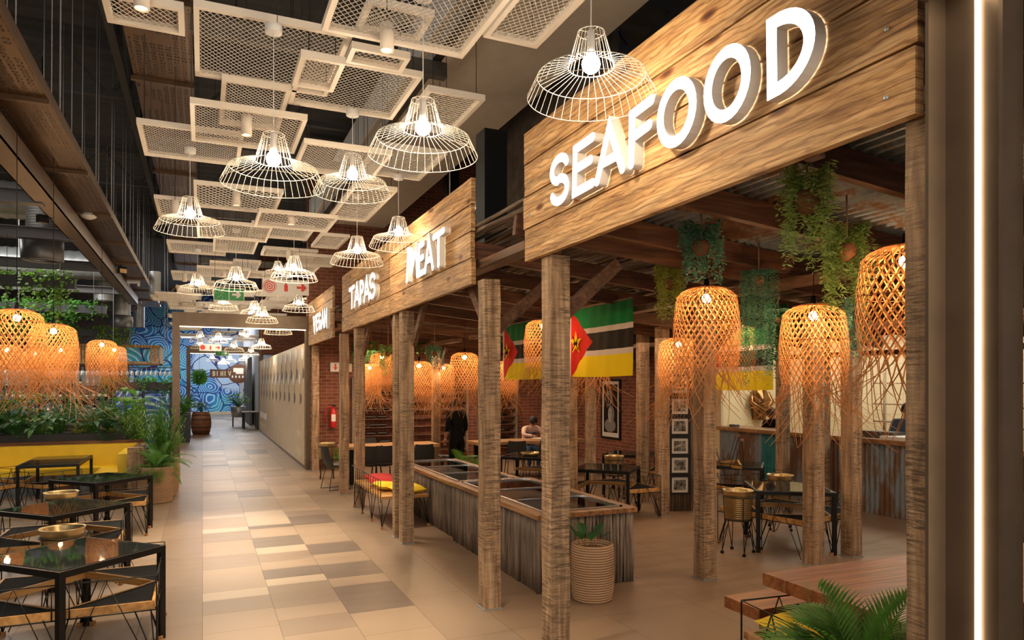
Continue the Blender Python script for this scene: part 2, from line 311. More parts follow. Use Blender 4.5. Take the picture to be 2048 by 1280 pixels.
def dup(root, loc=None, rz=None, label=None, group=None, scale=None):
    def cp(o, par):
        c = o.copy(); COL.objects.link(c)
        if par: c.parent = par
        for ch in o.children: cp(ch, c)
        return c
    r = cp(root, None)
    if loc is not None: r.location = loc
    if rz is not None: r.rotation_euler = (0, 0, rz)
    if scale: r.scale = scale if isinstance(scale, tuple) else (scale,) * 3
    if label: r['label'] = label
    if group: r['group'] = group
    return r
def first_or_dup(proto, i, **k):
    if i == 0:
        if k.get('loc') is not None: proto.location = k['loc']
        if k.get('rz') is not None: proto.rotation_euler = (0, 0, k['rz'])
        if k.get('label'): proto['label'] = k['label']
        if k.get('group'): proto['group'] = k['group']
        if k.get('scale'): proto.scale = (k['scale'],) * 3
        return proto
    return dup(proto, **k)

# ================================================================== THE SETTING
# floor: one object, tiles as pattern with narrow grout gaps
rnd = random.Random(3)
fm = MB(); tones = []
def tile(x0, x1, y0, y1, col):
    g = .0015; fm.add([(x0 + g, y0 + g, 0), (x1 - g, y0 + g, 0), (x1 - g, y1 - g, 0), (x0 + g, y1 - g, 0)], [(0, 1, 2, 3)]); tones.append(col)
BE = (.315, .235, .17)
def tone(b, j=.07): k = 1 + rnd.uniform(-j, j); return tuple(c * k for c in b)
DK = (.15, .115, .095); PA = (.43, .345, .26); MD = (.24, .18, .135)
y = -2.0
while y < 52:   # plain darker border course
    tile(-.48, 0, y, y + 1.2, tone((.22, .155, .11), .04)); y += 1.2
fixed = {3: [(5.0, 5.55, BE), (5.55, 6.14, BE), (6.14, 7.01, DK), (7.01, 7.33, BE), (7.33, 7.92, DK), (7.92, 8.43, BE), (8.43, 9.0, DK), (9.0, 9.5, BE), (9.5, 10.3, BE), (10.3, 10.7, DK)],
         2: [(5.4, 5.8, BE), (5.8, 6.2, MD), (6.2, 6.55, BE), (6.55, 7.3, MD), (7.3, 7.56, PA), (7.56, 7.95, DK), (7.95, 8.3, BE), (8.3, 8.7, MD), (8.7, 9.05, PA)],
         1: [(5.5, 6.1, BE), (6.1, 6.6, BE), (6.6, 7.02, MD), (7.02, 7.3, PA), (7.3, 8.2, BE), (8.2, 8.8, MD), (8.8, 9.6, BE), (9.6, 10.2, MD), (10.2, 10.5, PA), (10.5, 11.3, BE), (11.3, 11.52, PA)]}
for ci, (x0, x1) in enumerate(((0, .585), (.585, 1.17), (1.17, 1.755)), 1):
    ys = fixed[ci]; y = -2.0
    while y < ys[0][0] - .01:
        L = min(rnd.choice((.3, .45, .6, .9)), ys[0][0] - y); tile(x0, x1, y, y + L, tone(rnd.choice((BE, BE, MD, DK)))); y += L
    for a, b, c in ys: tile(x0, x1, a, b, tone(c, .04)); y = b
    while y < 52:
        L = rnd.choice((.22, .3, .3, .45, .6, .9)); r = rnd.random(); c = BE if r < .5 else MD if r < .72 else DK if r < .86 else PA
        tile(x0, x1, y, y + L, tone(c)); y += L
y = -2.0
while y < 52: tile(1.755, 2.3, y, y + 1.2, tone((.27, .2, .145), .04)); y += 1.2
for (xa, xb, sx) in ((-14.1, -.48, .9), (2.3, 14.3, .9)):
    x = xb if xb < 0 else xa
    while (x > xa if xb < 0 else x < xb):
        nx = x - sx if xb < 0 else x + sx; y = -2.0
        while y < 52:
            tile(min(x, nx), max(x, nx), y, y + .9, tone((.27, .2, .145) if xb < 0 else (.27, .185, .125), .03)); y += .9
        x = nx
fm.m = 1; fm.b2(-14.5, 14.5, -2.2, 52.5, -.12, -.003)
floor = struct(fm, 'floor', ['floor_tile', 'grout'], 'beige and grey rectangular stone tiles of the food hall walkway')
ca = floor.data.color_attributes.new('tone', 'FLOAT_COLOR', 'CORNER')
buf = []
for c in tones: buf += [*c, 1] * 4
buf += [.1, .1, .1, 1] * (len(floor.data.loops) - len(tones) * 4)
ca.data.foreach_set('color', buf)
# roof: dark ribbed sheeting
cm = MB(); vs = []; n = 440
for i in range(n + 1):
    y = -2 + i * 54.2 / n; z = 8 + (.05 if i % 4 < 2 else 0); vs += [(-14, y, z), (14, y, z)]
cm.add(vs, [(2 * i, 2 * i + 1, 2 * i + 3, 2 * i + 2) for i in range(n)]); struct(cm, 'ceiling', 'roof_dark', 'dark ribbed metal roof high above the food hall')
struct(MB().b2(-14.2, -14, -2, 52, 0, 8), 'wall_left', 'roof_dark'); struct(MB().b2(14, 14.2, -2, 52, 0, 8), 'wall_right', 'roof_dark')
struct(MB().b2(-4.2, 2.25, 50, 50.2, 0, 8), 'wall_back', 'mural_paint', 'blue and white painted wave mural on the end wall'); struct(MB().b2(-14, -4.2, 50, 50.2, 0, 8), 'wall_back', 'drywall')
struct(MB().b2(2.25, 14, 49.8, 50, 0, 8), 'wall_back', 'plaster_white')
struct(MB().b2(2.3, 14, 17.3, 17.5, 0, 7.9), 'wall_brick', 'brick_x', 'red brick end wall behind the stalls')
struct(MB().b2(9.42, 9.6, 12.2, 17.3, 0, 7.9), 'wall_brick', 'brick_y', 'red brick side wall with the big portrait')
struct(MB().b2(2.3, 6, 33, 33.2, 3.3, 7.9), 'wall_brick', 'brick_x', 'red brick upper wall beyond the printed hoarding')
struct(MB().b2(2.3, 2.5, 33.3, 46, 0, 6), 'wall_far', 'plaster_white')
struct(MB().b2(12.5, 12.7, 1, 12.2, 0, 4.2), 'wall_kitchen', 'kitchen_tile', 'cream tiled kitchen wall behind the serving counter')
struct(MB().b2(9.6, 12.5, 12.2, 12.35, 0, 4.2), 'wall_kitchen', 'tiles_cream')
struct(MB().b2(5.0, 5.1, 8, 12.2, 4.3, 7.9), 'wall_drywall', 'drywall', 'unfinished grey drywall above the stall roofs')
# bulkhead
struct(MB().b2(2.37, 4.15, -2, 17.3, 5.9, 6.22), 'bulkhead_ceiling', 'plaster', 'beige plaster bulkhead running above the walkway')
struct(MB().b2(9.43, 9.48, 13.1, 13.9, 0, 2.15).b2(9.4, 9.43, 13.05, 13.15, 0, 2.2).b2(9.4, 9.43, 13.85, 13.95, 0, 2.2), 'door_1', 'frame_black')
struct(MB().b2(2.34, 2.369, -2, 17.3, 5.9, 6.4), 'bulkhead_trim', 'bulkhead_white')
# skirting board under the mural
struct(MB().b2(-5, 2.25, 49.9, 50, 0, .18), 'baseboard_back', 'hoarding')

# hoarding with knife and spoon prints
hb = thing('hoarding_board', 'tan printed hoarding wall with rows of knives and spoons beside the walkway', 'hoarding', (2.22, 24.32, 0))
MB().b2(0, .05, -7.15, 7.2, .02, 2.97).build('board', 'hoarding', hb)
MB().b2(-.012, .0, -7.15, 7.2, 0, .06).build('kickboard', 'bronze_steel', hb)
def spoon(z, y, w):
    m = MB()
    def poly(pts, x): m.add([(x, y + a, z + b) for a, b in pts], [tuple(range(len(pts)))])
    m.m = 0; poly([(-.1 * w, 0), (.1 * w, 0), (.2 * w, .1), (.17 * w, .22), (0, .32), (-.17 * w, .22), (-.2 * w, .1)], -.008)
    m.m = 1; poly([(-.05 * w, -.24), (.05 * w, -.24), (.05 * w, .0), (-.05 * w, .0)], -.007)
    m.m = 2; poly([(-.06 * w + .26 * w * cos(2 * pi * i / 16), -.34 + .13 * sin(2 * pi * i / 16)) for i in range(16)], -.005)
    m.m = 1; poly([(.08 * w + .14 * w * cos(2 * pi * i / 16), -.36 + .14 * sin(2 * pi * i / 16)) for i in range(16)], -.009)
    return m.build('printed_cutlery', ['graphic_white', 'graphic_tan', 'graphic_grey'], hb)
for i in range(11): spoon(1.98, -6.25 + i * 1.24, 1.0); spoon(2.6, -6.75 + i * 1.24, 1.0)

# ---- stroke lettering
def arc(cx, cy, rx, ry, a0, a1, n=16): return [(cx + rx * cos(R(a0 + (a1 - a0) * i / n)), cy + ry * sin(R(a0 + (a1 - a0) * i / n))) for i in range(n + 1)]
GL = {'S': [arc(.5, .74, .42, .26, 20, 270, 16)[:-1] + arc(.5, .26, .42, .26, 90, -160, 16)], 'E': [[(.95, 1), (.1, .97), (.05, 0), (.95, .02)], [(.08, .52), (.85, .54)]],
      'A': [[(0, 0), (.5, 1), (1, 0)], [(.22, .32), (.78, .32)]], 'F': [[(1, 1), (.12, .95), (.08, 0)], [(.1, .5), (.9, .56)]], 'O': [arc(.5, .5, .46, .5, 90, 450, 28)],
      'D': [[(.1, 0), (.08, 1)] + arc(.2, .5, .76, .5, 85, -85, 18) + [(.1, 0)]], 'M': [[(0, 0), (.12, 1), (.5, .25), (.88, 1), (1, 0)]], 'T': [[(0, .97), (1, 1)], [(.5, .98), (.5, 0)]],
      'P': [[(.1, 0), (.1, 1)] + arc(.3, .74, .6, .26, 90, -90, 12) + [(.1, .48)]], 'V': [[(0, 1), (.5, 0), (1, 1)]], 'G': [arc(.52, .5, .44, .5, 50, 330, 20) + [(.92, .45), (.6, .45)]],
      'N': [[(.05, 0), (.05, 1), (.95, 0), (.95, 1)]], 'B': [[(.1, 0), (.1, 1)] + arc(.4, .76, .45, .24, 90, -90, 8) + arc(.4, .27, .5, .26, 90, -90, 8) + [(.1, 0)]],
      'I': [[(.5, 0), (.5, 1)]], 'L': [[(.1, 1), (.1, 0), (.9, 0)]], 'C': [arc(.52, .5, .44, .5, 45, 315, 16)], 'R': [[(.1, 0), (.1, 1)] + arc(.3, .74, .6, .26, 90, -90, 12) + [(.1, .48), (.95, 0)]],
      'H': [[(.08, 0), (.08, 1)], [(.92, 0), (.92, 1)], [(.08, .5), (.92, .5)]], 'U': [[(.08, 1), (.08, .35)] + arc(.5, .35, .42, .35, 180, 360, 10) + [(.92, 1)]], 'K': [[(.1, 0), (.1, 1)], [(.9, 1), (.12, .45), (.95, 0)]]}
def glyph(mb, ch, P, ax, up, out, w, h, sw, dep, dilate=True):
    """P = bottom-left corner on the board; ax/up/out unit vectors. front faces use material 0, sides 1"""
    P = Vector(P); ax = Vector(ax); up = Vector(up); out = Vector(out); hw = sw / 2
    for st in GL[ch]:
        pts = [(hw + x * (w - sw), hw + y_ * (h - sw)) for x, y_ in st]
        closed = (pts[0][0] - pts[-1][0]) ** 2 + (pts[0][1] - pts[-1][1]) ** 2 < 1e-6
        if closed: pts = pts[:-1]
        N = len(pts); L = []; Rr = []
        for i, p in enumerate(pts):
            a = pts[(i - 1) % N] if (i or closed) else p; b = pts[(i + 1) % N] if (i < N - 1 or closed) else p
            d1 = Vector((p[0] - a[0], p[1] - a[1])); d2 = Vector((b[0] - p[0], b[1] - p[1]))
            if d1.length < 1e-9: d1 = d2
            if d2.length < 1e-9: d2 = d1
            d1.normalize(); d2.normalize(); n1 = Vector((-d1.y, d1.x)); n2 = Vector((-d2.y, d2.x)); m = (n1 + n2)
            if m.length < .3: m = n1
            m.normalize(); sc = hw / max(.45, m.dot(n1)); q = Vector(p)
            L.append(q + m * sc); Rr.append(q - m * sc)
        def P3(q, o): return P + ax * q.x + up * q.y + out * o
        if closed: idx = [(i, (i + 1) % N) for i in range(N)]
        else: idx = [(i, i + 1) for i in range(N - 1)]
        vs = []
        for l, r in zip(L, Rr): vs += [P3(l, dep), P3(r, dep), P3(l, 0), P3(r, 0)]
        mb.m = 0; mb.add(vs, [(4 * i, 4 * i + 1, 4 * j + 1, 4 * j) for i, j in idx])
        mb.m = 1; mb.add(vs, [f for i, j in idx for f in ((4 * i, 4 * j, 4 * j + 2, 4 * i + 2), (4 * i + 1, 4 * i + 3, 4 * j + 3, 4 * j + 1))])
        if not closed:
            for e, nb in ((0, 1), (N - 1, N - 2)):
                d = Vector(pts[e]) - Vector(pts[nb]); d.normalize(); n_ = Vector((-d.y, d.x)); q = Vector(pts[e])
                ap = [q + n_ * hw * cos(R(t)) + d * hw * sin(R(t)) for t in range(0, 181, 20)]
                k = len(ap); v2 = [P3(a, dep) for a in ap] + [P3(a, 0) for a in ap]
                mb.m = 0; mb.add(v2, [tuple(range(k))]); mb.m = 1; mb.add(v2, [(i, i + 1, k + i + 1, k + i) for i in range(k - 1)])
XS = 2.25   # board face
def fx(u): return XS * (1280.4 - .4044 * (u - 1024)) / (566.2 + .9146 * (u - 1024))
def fxl(u): X = XS - .06; return X * (1280.4 - .4044 * (u - 1024)) / (566.2 + .9146 * (u - 1024))
def sign(word, y0, y1, z0, rows, spans, lz0, lz1, sw, label, dz=0):
    s = thing('stall_sign', label, 'sign', (XS, (y0 + y1) / 2, z0)); cy = (y0 + y1) / 2
    for r in range(rows):
        j0 = rnd.uniform(-.02, .02); j1 = rnd.uniform(-.02, .02); jx = rnd.uniform(0, .006)
        MB().b2(jx, .045, y0 - cy + j0, y1 - cy + j1, r * .247 + .006, r * .247 + .241).build('plank', 'sign_plank', s)
        for yy in (y0 + .1 - cy, y1 - .1 - cy):
            sm = MB(); sm.tube([(jx - .006, yy, r * .247 + .1), (jx + .01, yy, r * .247 + .1)], .009, 8); sm.build('screw', 'galvanised', s)
    for ch, (a, b) in zip(word, spans):
        m = MB(); ya = fxl(a); yb = fxl(b); h = lz1 - lz0
        glyph(m, ch, (0, ya - cy, lz0 - z0), (0, -1, 0), (0, 0, 1), (-1, 0, 0), ya - yb, h, sw, .06)
        m.build('letter', ['letter_face', 'white_plastic'], s)
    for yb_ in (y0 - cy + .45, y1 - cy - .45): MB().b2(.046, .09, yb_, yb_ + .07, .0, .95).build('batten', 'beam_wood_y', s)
    return s
sign('SEAFOOD', 1.66, 4.87, 2.93, 4, [(1097, 1141), (1142, 1192), (1189, 1250), (1253, 1309), (1311, 1396), (1404, 1505), (1526, 1634)], 3.2, 3.545, .058, 'large plank sign with glowing white letters SEAFOOD')
sign('MEAT', 6.02, 9.08, 2.91, 4, [(812, 836), (835, 849), (848, 867), (865, 889)], 3.18, 3.56, .065, 'plank sign with glowing white letters MEAT')
sign('TAPAS', 9.1, 12.5, 2.91, 4, [(698, 709), (708, 719), (719, 728), (727, 739), (738, 751)], 3.2, 3.57, .065, 'plank sign with glowing white letters TAPAS')
sign('VEGAN', 13.5, 16.75, 2.88, 4, [(626, 631), (632, 636.5), (637, 642), (642.5, 648), (648.5, 654)], 3.1, 3.47, .065, 'plank sign with glowing white letters VEGAN')

# ---- timber posts
def post(x, y, h, w, d, label, grp='rough sawn timber posts of the stall pergola', lean=0, brace=True):
    t = thing('timber_post', label, 'post', (x, y, 0), 0, grp)
    m = MB(); n = 14; r_ = random.Random(int(x * 97 + y * 31)); vs = []
    for i in range(n + 1):
        z = h * i / n; ox = r_.uniform(-.004, .004) + lean * i / n; oy = r_.uniform(-.004, .004)
        vs += [(ox - w / 2, oy - d / 2, z), (ox + w / 2, oy - d / 2, z), (ox + w / 2, oy + d / 2, z), (ox - w / 2, oy + d / 2, z)]
    m.add(vs, [(4 * i + a, 4 * i + (a + 1) % 4, 4 * i + 4 + (a + 1) % 4, 4 * i + 4 + a) for i in range(n) for a in range(4)] + [(4 * n, 4 * n + 1, 4 * n + 2, 4 * n + 3)])
    m.build('shaft', 'post_wood', t)
    MB().b2(-w / 2 - .012, w / 2 + .012, -d / 2 - .012, d / 2 + .012, 0, .012).build('base_shoe', 'galvanised', t)
    return t
A1 = [(2.375, 1.655, 2.93, 'half hidden timber post under the end of the SEAFOOD sign by the steel channel'), (2.37, 4.57, 2.93, 'thick timber post carrying the left end of the SEAFOOD sign'),
      (2.35, 5.82, 2.93, 'timber post between the SEAFOOD and MEAT signs'), (2.35, 8.6, 2.91, 'timber post carrying the left end of the MEAT sign'), (2.33, 8.98, 2.91, 'thin timber post standing tight behind the MEAT sign post'),
      (2.35, 11.5, 2.91, 'timber post beside the wire bench under the TAPAS sign'), (2.35, 12.85, 2.91, 'timber post at the far end of the TAPAS sign'), (2.38, 16.6, 2.88, 'timber post next to the hoarding under the VEGAN sign')]
for i, (x, y, h, lb) in enumerate(A1): post(x, y, h, .15 if i != 4 else .1, .13 if i == 0 else .16 if i != 4 else .12, lb)
B1 = [(4.74, 5.8, 'inner timber post behind the thick SEAFOOD sign post'), (6.2, 5.75, 'broad inner timber post beside the glass top table'), (6.9, 5.85, 'inner timber post beside the broad one near the glass top table'),
      (4.74, 8.7, 'inner timber post holding the flag beam behind the glass counters'), (6.42, 8.85, 'dark inner post beside the column of framed photographs'), (7.15, 9.2, 'inner timber post to the other side of the framed photographs'), (6.82, 9.95, 'pale inner post behind the dark wire chair'),
      (4.74, 11.6, 'inner timber post at the end of the glass counters'), (7.0, 12.0, 'inner timber post in front of the portrait'), (8.9, 8.9, 'inner timber post against the corrugated serving counter'), (9.15, 8.3, 'second timber post against the corrugated serving counter'),
      (4.74, 14.9, 'inner timber post between the two long tables')]
for x, y, lb in B1: post(x, y, 2.95 - (x - 4.74) * .05, .16, .16, lb, 'inner timber posts of the stall pergola')

# ---- pergola frame and roof
def zr(x): return 3.27 - (x - 2.4) * .095
bays = [('corrugated', 1.7, 4.95), ('lath', 5.05, 12.6), ('lath', 13.4, 17.1)]
for kind, y0, y1 in bays:
    pg = thing('pergola_roof', {1.7: 'rusty corrugated pergola roof over the SEAFOOD stall', 5.05: 'pergola roof of wooden laths behind the MEAT and TAPAS signs', 13.4: 'small lath pergola roof behind the VEGAN sign'}[y0], 'roof', (0, 0, 0))
    y = y0 + .1
    while y < y1:
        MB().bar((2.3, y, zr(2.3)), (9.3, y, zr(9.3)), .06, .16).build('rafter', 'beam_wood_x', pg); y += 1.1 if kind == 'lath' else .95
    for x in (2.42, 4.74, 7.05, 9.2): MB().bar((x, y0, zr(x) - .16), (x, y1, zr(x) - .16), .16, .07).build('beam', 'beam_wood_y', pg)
    m = MB()
    if kind == 'corrugated':
        vs = []; N = 420
        for i in range(N + 1):
            x = 2.3 + 7 * i / N; z = zr(x) + .1 + .018 * sin(x * 2 * pi / .085); vs += [(x, y0, z), (x, y1, z)]
        m.add(vs, [(2 * i, 2 * i + 1, 2 * i + 3, 2 * i + 2) for i in range(N)]); m.build('corrugated_sheet', 'corrugated_iron', pg)
    else:
        x = 2.3; r_ = random.Random(5)
        while x < 9.3:
            yy = y0 - r_.uniform(.0, .5)
            while yy < y1:
                L = r_.uniform(1.6, 2.6); a = r_.uniform(-.03, .03); z = zr(x) + .11 + r_.uniform(0, .05)
                m.tube([(x, yy, z), (x + a, yy + L / 2, z + r_.uniform(-.01, .03)), (x + 2 * a, min(yy + L, y1 + .2), z + r_.uniform(0, .04))], r_.uniform(.018, .03), 6); yy += L
            x += r_.uniform(.045, .075)
        tag(m.build('lath_poles', 'lath_y', pg), None, None, kind='stuff')
# knee braces: things of the frame, each a short strut
for (x, y, dx, dy, w_) in ((2.4, 4.66, 1, 0, 'running inward from the thick SEAFOOD post'), (2.4, 5.9, 1, 0, 'running inward from the post between SEAFOOD and MEAT'), (2.4, 5.93, 0, 1, 'under the SEAFOOD end of the MEAT sign'), (2.4, 8.46, 0, -1, 'under the TAPAS end of the MEAT sign'), (2.4, 9.07, 0, 1, 'under the TAPAS sign beside the MEAT post'),
                         (4.77, 5.9, 1, 0, 'on the inner post behind the thick SEAFOOD post'), (4.78, 8.59, 0, -1, 'next to the first flag on its inner post'), (4.78, 8.81, 0, 1, 'between the two flags'), (2.4, 11.39, 0, -1, 'on the wire bench post leaning to the camera'), (2.4, 11.61, 0, 1, 'on the wire bench post leaning away'), (4.78, 14.79, 0, -1, 'on the post between the long tables'), (4.78, 11.71, 0, 1, 'at the end of the glass counters')):
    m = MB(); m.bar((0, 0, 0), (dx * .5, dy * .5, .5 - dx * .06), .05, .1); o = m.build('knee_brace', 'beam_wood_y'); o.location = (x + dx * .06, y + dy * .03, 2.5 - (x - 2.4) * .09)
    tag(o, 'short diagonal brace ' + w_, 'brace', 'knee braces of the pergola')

# ---- steel portals across the walkway with warm LED lines
def portal(Y0, w, lb):
    p = thing('steel_portal', lb, 'portal', (0, Y0, 0)); f = .09
    def chan(m, x0, x1, y0, y1, z0, z1): m.b2(x0, x1, y0, y1, z0, z1)
    m = MB(); m.b2(2.285, 2.3, .012, w - .012, 0, 3.55).b2(2.2, 2.3, w - .012, w, 0, 3.57).b2(2.2, 2.3, 0, .012, 0, 3.57); m.build('column', 'portal_steel', p)
    m = MB(); m.b2(-.555, -.54, .012, w - .012, 0, 3.55).b2(-.6, -.455, w - .012, w, 0, 3.57).b2(-.6, -.455, 0, .012, 0, 3.57); m.build('column', 'portal_steel', p)
    m = MB(); m.b2(-.455, 2.2, .012, w - .012, 3.27, 3.282).b2(-.455, 2.2, 0, .012, 3.27, 3.57).b2(-.455, 2.2, w - .012, w, 3.27, 3.57).b2(-.455, 2.2, .012, w - .012, 3.55, 3.57); m.build('crossbeam', 'portal_steel', p)
    m = MB(); m.b2(2.272, 2.285, w / 2 - .0065, w / 2 + .0065, 0, 3.255); m.build('led_strip', 'ledwarm', p)
    m = MB(); m.b2(-.54, -.527, w / 2 - .0065, w / 2 + .0065, 0, 3.255); m.build('led_strip', 'ledwarm', p)
    m = MB(); m.b2(-.54, 2.272, w / 2 - .009, w / 2 + .009, 3.255, 3.27); m.build('led_strip', 'ledwarm', p)
portal(1.328, .247, 'brown steel channel portal with an LED line beside the SEAFOOD sign')
portal(16.85, .25, 'brown steel portal with LED line across the walkway before the hoarding')
portal(31.6, .25, 'second brown steel portal framing the far mural')
# dark jamb post between the near portal and the edge of the stall
struct(MB().b2(2.31, 2.6, .3, 1.3, 0, 4.5), 'wall_jamb', 'duct_dark')

# ================================================================== CEILING PANELS (white expanded-metal frames)
PAN = [((215, 45), (370, 73), None, .6), ((390, 152), (655, 190), (388, 12), 0), ((643, 62), (926, 117), None, 1.0), ((711, 64), (832, 93), (734, 4), 0), ((966, 75), (1073, 98), None, 1.0),
       ((690, 126), (803, 147), None, .45), ((576, 208), (786, 238), (640, 118), 0), ((584, 172), (663, 192), (600, 112), 0), ((438, 249), (557, 266), (445, 160), 0),
       ((383, 282), (589, 306), (376, 205), 0), ((289, 311), (478, 330), (268, 245), 0), ((799, 256), (905, 267), (860, 182), 0), ((585, 341), (745, 358), (608, 286), 0), ((715, 347), (838, 363), (741, 289), 0),
       ((658, 438), (727, 450), (700, 372), 0), ((389, 414), (551, 425), (384, 367), 0), ((317, 432), (387, 440), (307, 396), 0), ((508, 453), (655, 464), (518, 423), 0), ((496, 473), (614, 481), (502, 447), 0),
       ((395, 475), (534, 482), (403, 444), 0), ((622, 495), (677, 498), (638, 470), 0), ((338, 505), (451, 511), (332, 484), 0), ((425, 503), (508, 507), (426, 477), 0), ((521, 511), (625, 518), (530, 497), 0),
       ((578, 530), (664, 535), (590, 510), 0), ((419, 534), (463, 536), (418, 525), 0), ((462, 541), (514, 543), (465, 522), 0), ((394, 552), (497, 554), (393, 535), 0), ((346, 560), (422, 563), (344, 545), 0),
       ((493, 555), (547, 558), (501, 545), 0), ((562, 545), (617, 558), (566, 530), 0), ((354, 584), (388, 585), (352, 574), 0), ((396, 576), (429, 577), (396, 564), 0), ((529, 603), (582, 606), (534, 593), 0),
       ((519, 608), (569, 615), (525, 603), 0), ((362, 609), (392, 612), (361, 602), 0), ((397, 615), (431, 616), (397, 606), 0), ((473, 619), (540, 621), (475, 608), 0), ((369, 627), (394, 628), (368, 621), 0), ((403, 628), (470, 629), (403, 621), 0)]
def panel_mesh(w, l, near):
    fr = MB(); t = .035; h = .05
    fr.b2(0, w, 0, t, 0, h).b2(0, w, l - t, l, 0, h).b2(0, t, t, l - t, 0, h).b2(w - t, w, t, l - t, 0, h)
    ms = MB(); cx = .042 if near else .08; cy = .06 if near else .12; nx = max(3, round((w - 2 * t) / cx)); ny = max(2, round((l - 2 * t) / cy)); cx = (w - 2 * t) / nx; cy = (l - 2 * t) / ny
    sw = .0018 if near else .0034
    for i in range(nx):
        for j in range(ny):
            a = (t + i * cx, t + (j + .5) * cy); 
            for dx, dy in ((.5, -.5), (.5, .5)):
                for q in ((a, (a[0] + dx * cx, a[1] + dy * cy)), ((a[0] + dx * cx, a[1] + dy * cy), (a[0] + cx, a[1]))):
                    (x0, y0), (x1, y1) = q; d = Vector((x1 - x0, y1 - y0)); d.normalize(); n = Vector((-d.y, d.x)) * sw
                    z = .022; k = sw * 1.2
                    ms.add([(x0 + n.x, y0 + n.y, z), (x0 - n.x, y0 - n.y, z - k), (x1 - n.x, y1 - n.y, z - k), (x1 + n.x, y1 + n.y, z), (x0, y0, z + k * 2), (x1, y1, z + k * 2)], [(0, 1, 2, 3), (0, 3, 5, 4), (1, 4, 5, 2)])
    return fr, ms
PL = ['expanded-metal ceiling panel at the top of the picture beside the perforated tray', 'big square ceiling panel of white expanded metal above the walkway', 'big ceiling panel touching the top edge with a small panel on it', 'small square panel lying above a larger one near the top edge',
      'ceiling panel under the beige bulkhead at the top edge', 'small ceiling panel with a white spotlight poking through', 'wide ceiling panel crossing in front of the bulkhead', 'small panel overlapping the corner of the big square panel', 'small square panel hanging low above the hanging wire lamp',
      'wide panel with spotlight under it behind the low small square one', 'wide panel over the black gap with a cord rose on it, beside the cables', 'single panel below the bulkhead behind the large wire lamp', 'panel below the wide one with a dark gap behind it', 'panel behind the shade of the middle wire lamp',
      'sloping narrow panel beside the bulkhead end', 'long panel in three bays above the row of spotlights', 'panel at the cable side with a white spotlight below', 'long three-bay panel before the brick wall', 'panel right under the long three-bay panel', 'wide panel in the middle of the far field',
      'single square panel against the brick wall', 'long low panel by the cables behind the first small wire lamp']
UNIT = .355
protos = {}
for i, (fl, fr_, nl, lr) in enumerate(PAN):
    dz = 2.32 + (.0, .09, -.09, .05, -.05)[i % 5]
    if i in (3, ): dz = 2.5
    z = 2 + dz; a = on_z(*fl, z); b = on_z(*fr_, z); w = b.x - a.x
    if nl: l = a.y - on_z(*nl, z).y
    else: l = w * 1.0 if not lr else lr * w / w * (lr if False else 1) * (lr if lr > .55 else w)
    l = max(.25, abs(l)); w = max(.3, w); near = a.y < 9
    near = near and i < 16
    key = (round(w, 1), round(l, 1), near)
    if i < len(PL): lb = PL[i]; g = None
    else: lb = '%s of the small far mesh panels before the portal, counted from the camera' % nth(i - len(PL))
    t = thing('mesh_ceiling_panel', lb, 'ceiling panel', (a.x, a.y - l, z), 0, 'white expanded metal panels under the roof')
    fm_, mm_ = panel_mesh(w, l, near); fm_.build('frame', 'white_metal', t); mm_.build('mesh_infill', 'white_metal', t)
    cw = MB()
    for px_, py_ in ((.06, .06), (w - .06, .06), (.06, l - .06), (w - .06, l - .06)): cw.tube([(px_, py_, .05), (px_, py_, 5.15 - z if z < 5.1 else .2)], .003, 4)
    cw.build('hanger_wire', 'black_metal', t)['kind'] = 'stuff'
# further field beyond the first portal
r_ = random.Random(11); fp = None
fm_, mm_ = panel_mesh(1.0, 1.0, False)
n = 0
for yy in (18.3, 19.9, 21.6, 23.4, 25.0, 27.0, 29.0, 33.5, 36.0, 39.0):
    for xx in (-.5, .75, 1.9):
        loc = (xx - .5 + r_.uniform(-.25, .25), yy + r_.uniform(-.4, .4), 4.2 + r_.choice((0, .08, .16, -.08)))
        lb_ = 'mesh ceiling panel in the %s row beyond the first portal, %s' % (nth((18.3, 19.9, 21.6, 23.4, 25.0, 27.0, 29.0, 33.5, 36.0, 39.0).index(yy)), {-.5: 'cable side', .75: 'middle', 1.9: 'hoarding side'}[xx])
        if fp is None:
            fp = thing('mesh_ceiling_panel', lb_, 'ceiling panel', loc, 0, 'far white panels beyond the first portal')
            fm_.build('frame', 'white_metal', fp); mm_.build('mesh_infill', 'white_metal', fp)
        else: dup(fp, loc=loc, label=lb_)
# carrier beams for the panels
for k, yy in enumerate((3.6, 6.9, 10.6, 14.4, 20, 26)):
    w_ = nth(k)
    o = MB().b2(-.1, 2.3, -.05, .05, 5.15, 5.3).build('carrier_beam', 'dark_steel'); o.location = (0, yy, 0)
    tag(o, w_ + ' dark steel beam from the camera crossing above the mesh panels', 'beam', 'cross beams carrying the mesh panels')
o = MB().b2(-.05, .05, -1, 17, 5.32, 5.45).build('carrier_beam', 'dark_steel'); o.location = (2.2, 0, 0); tag(o, 'long dark steel beam running beside the beige bulkhead', 'beam')

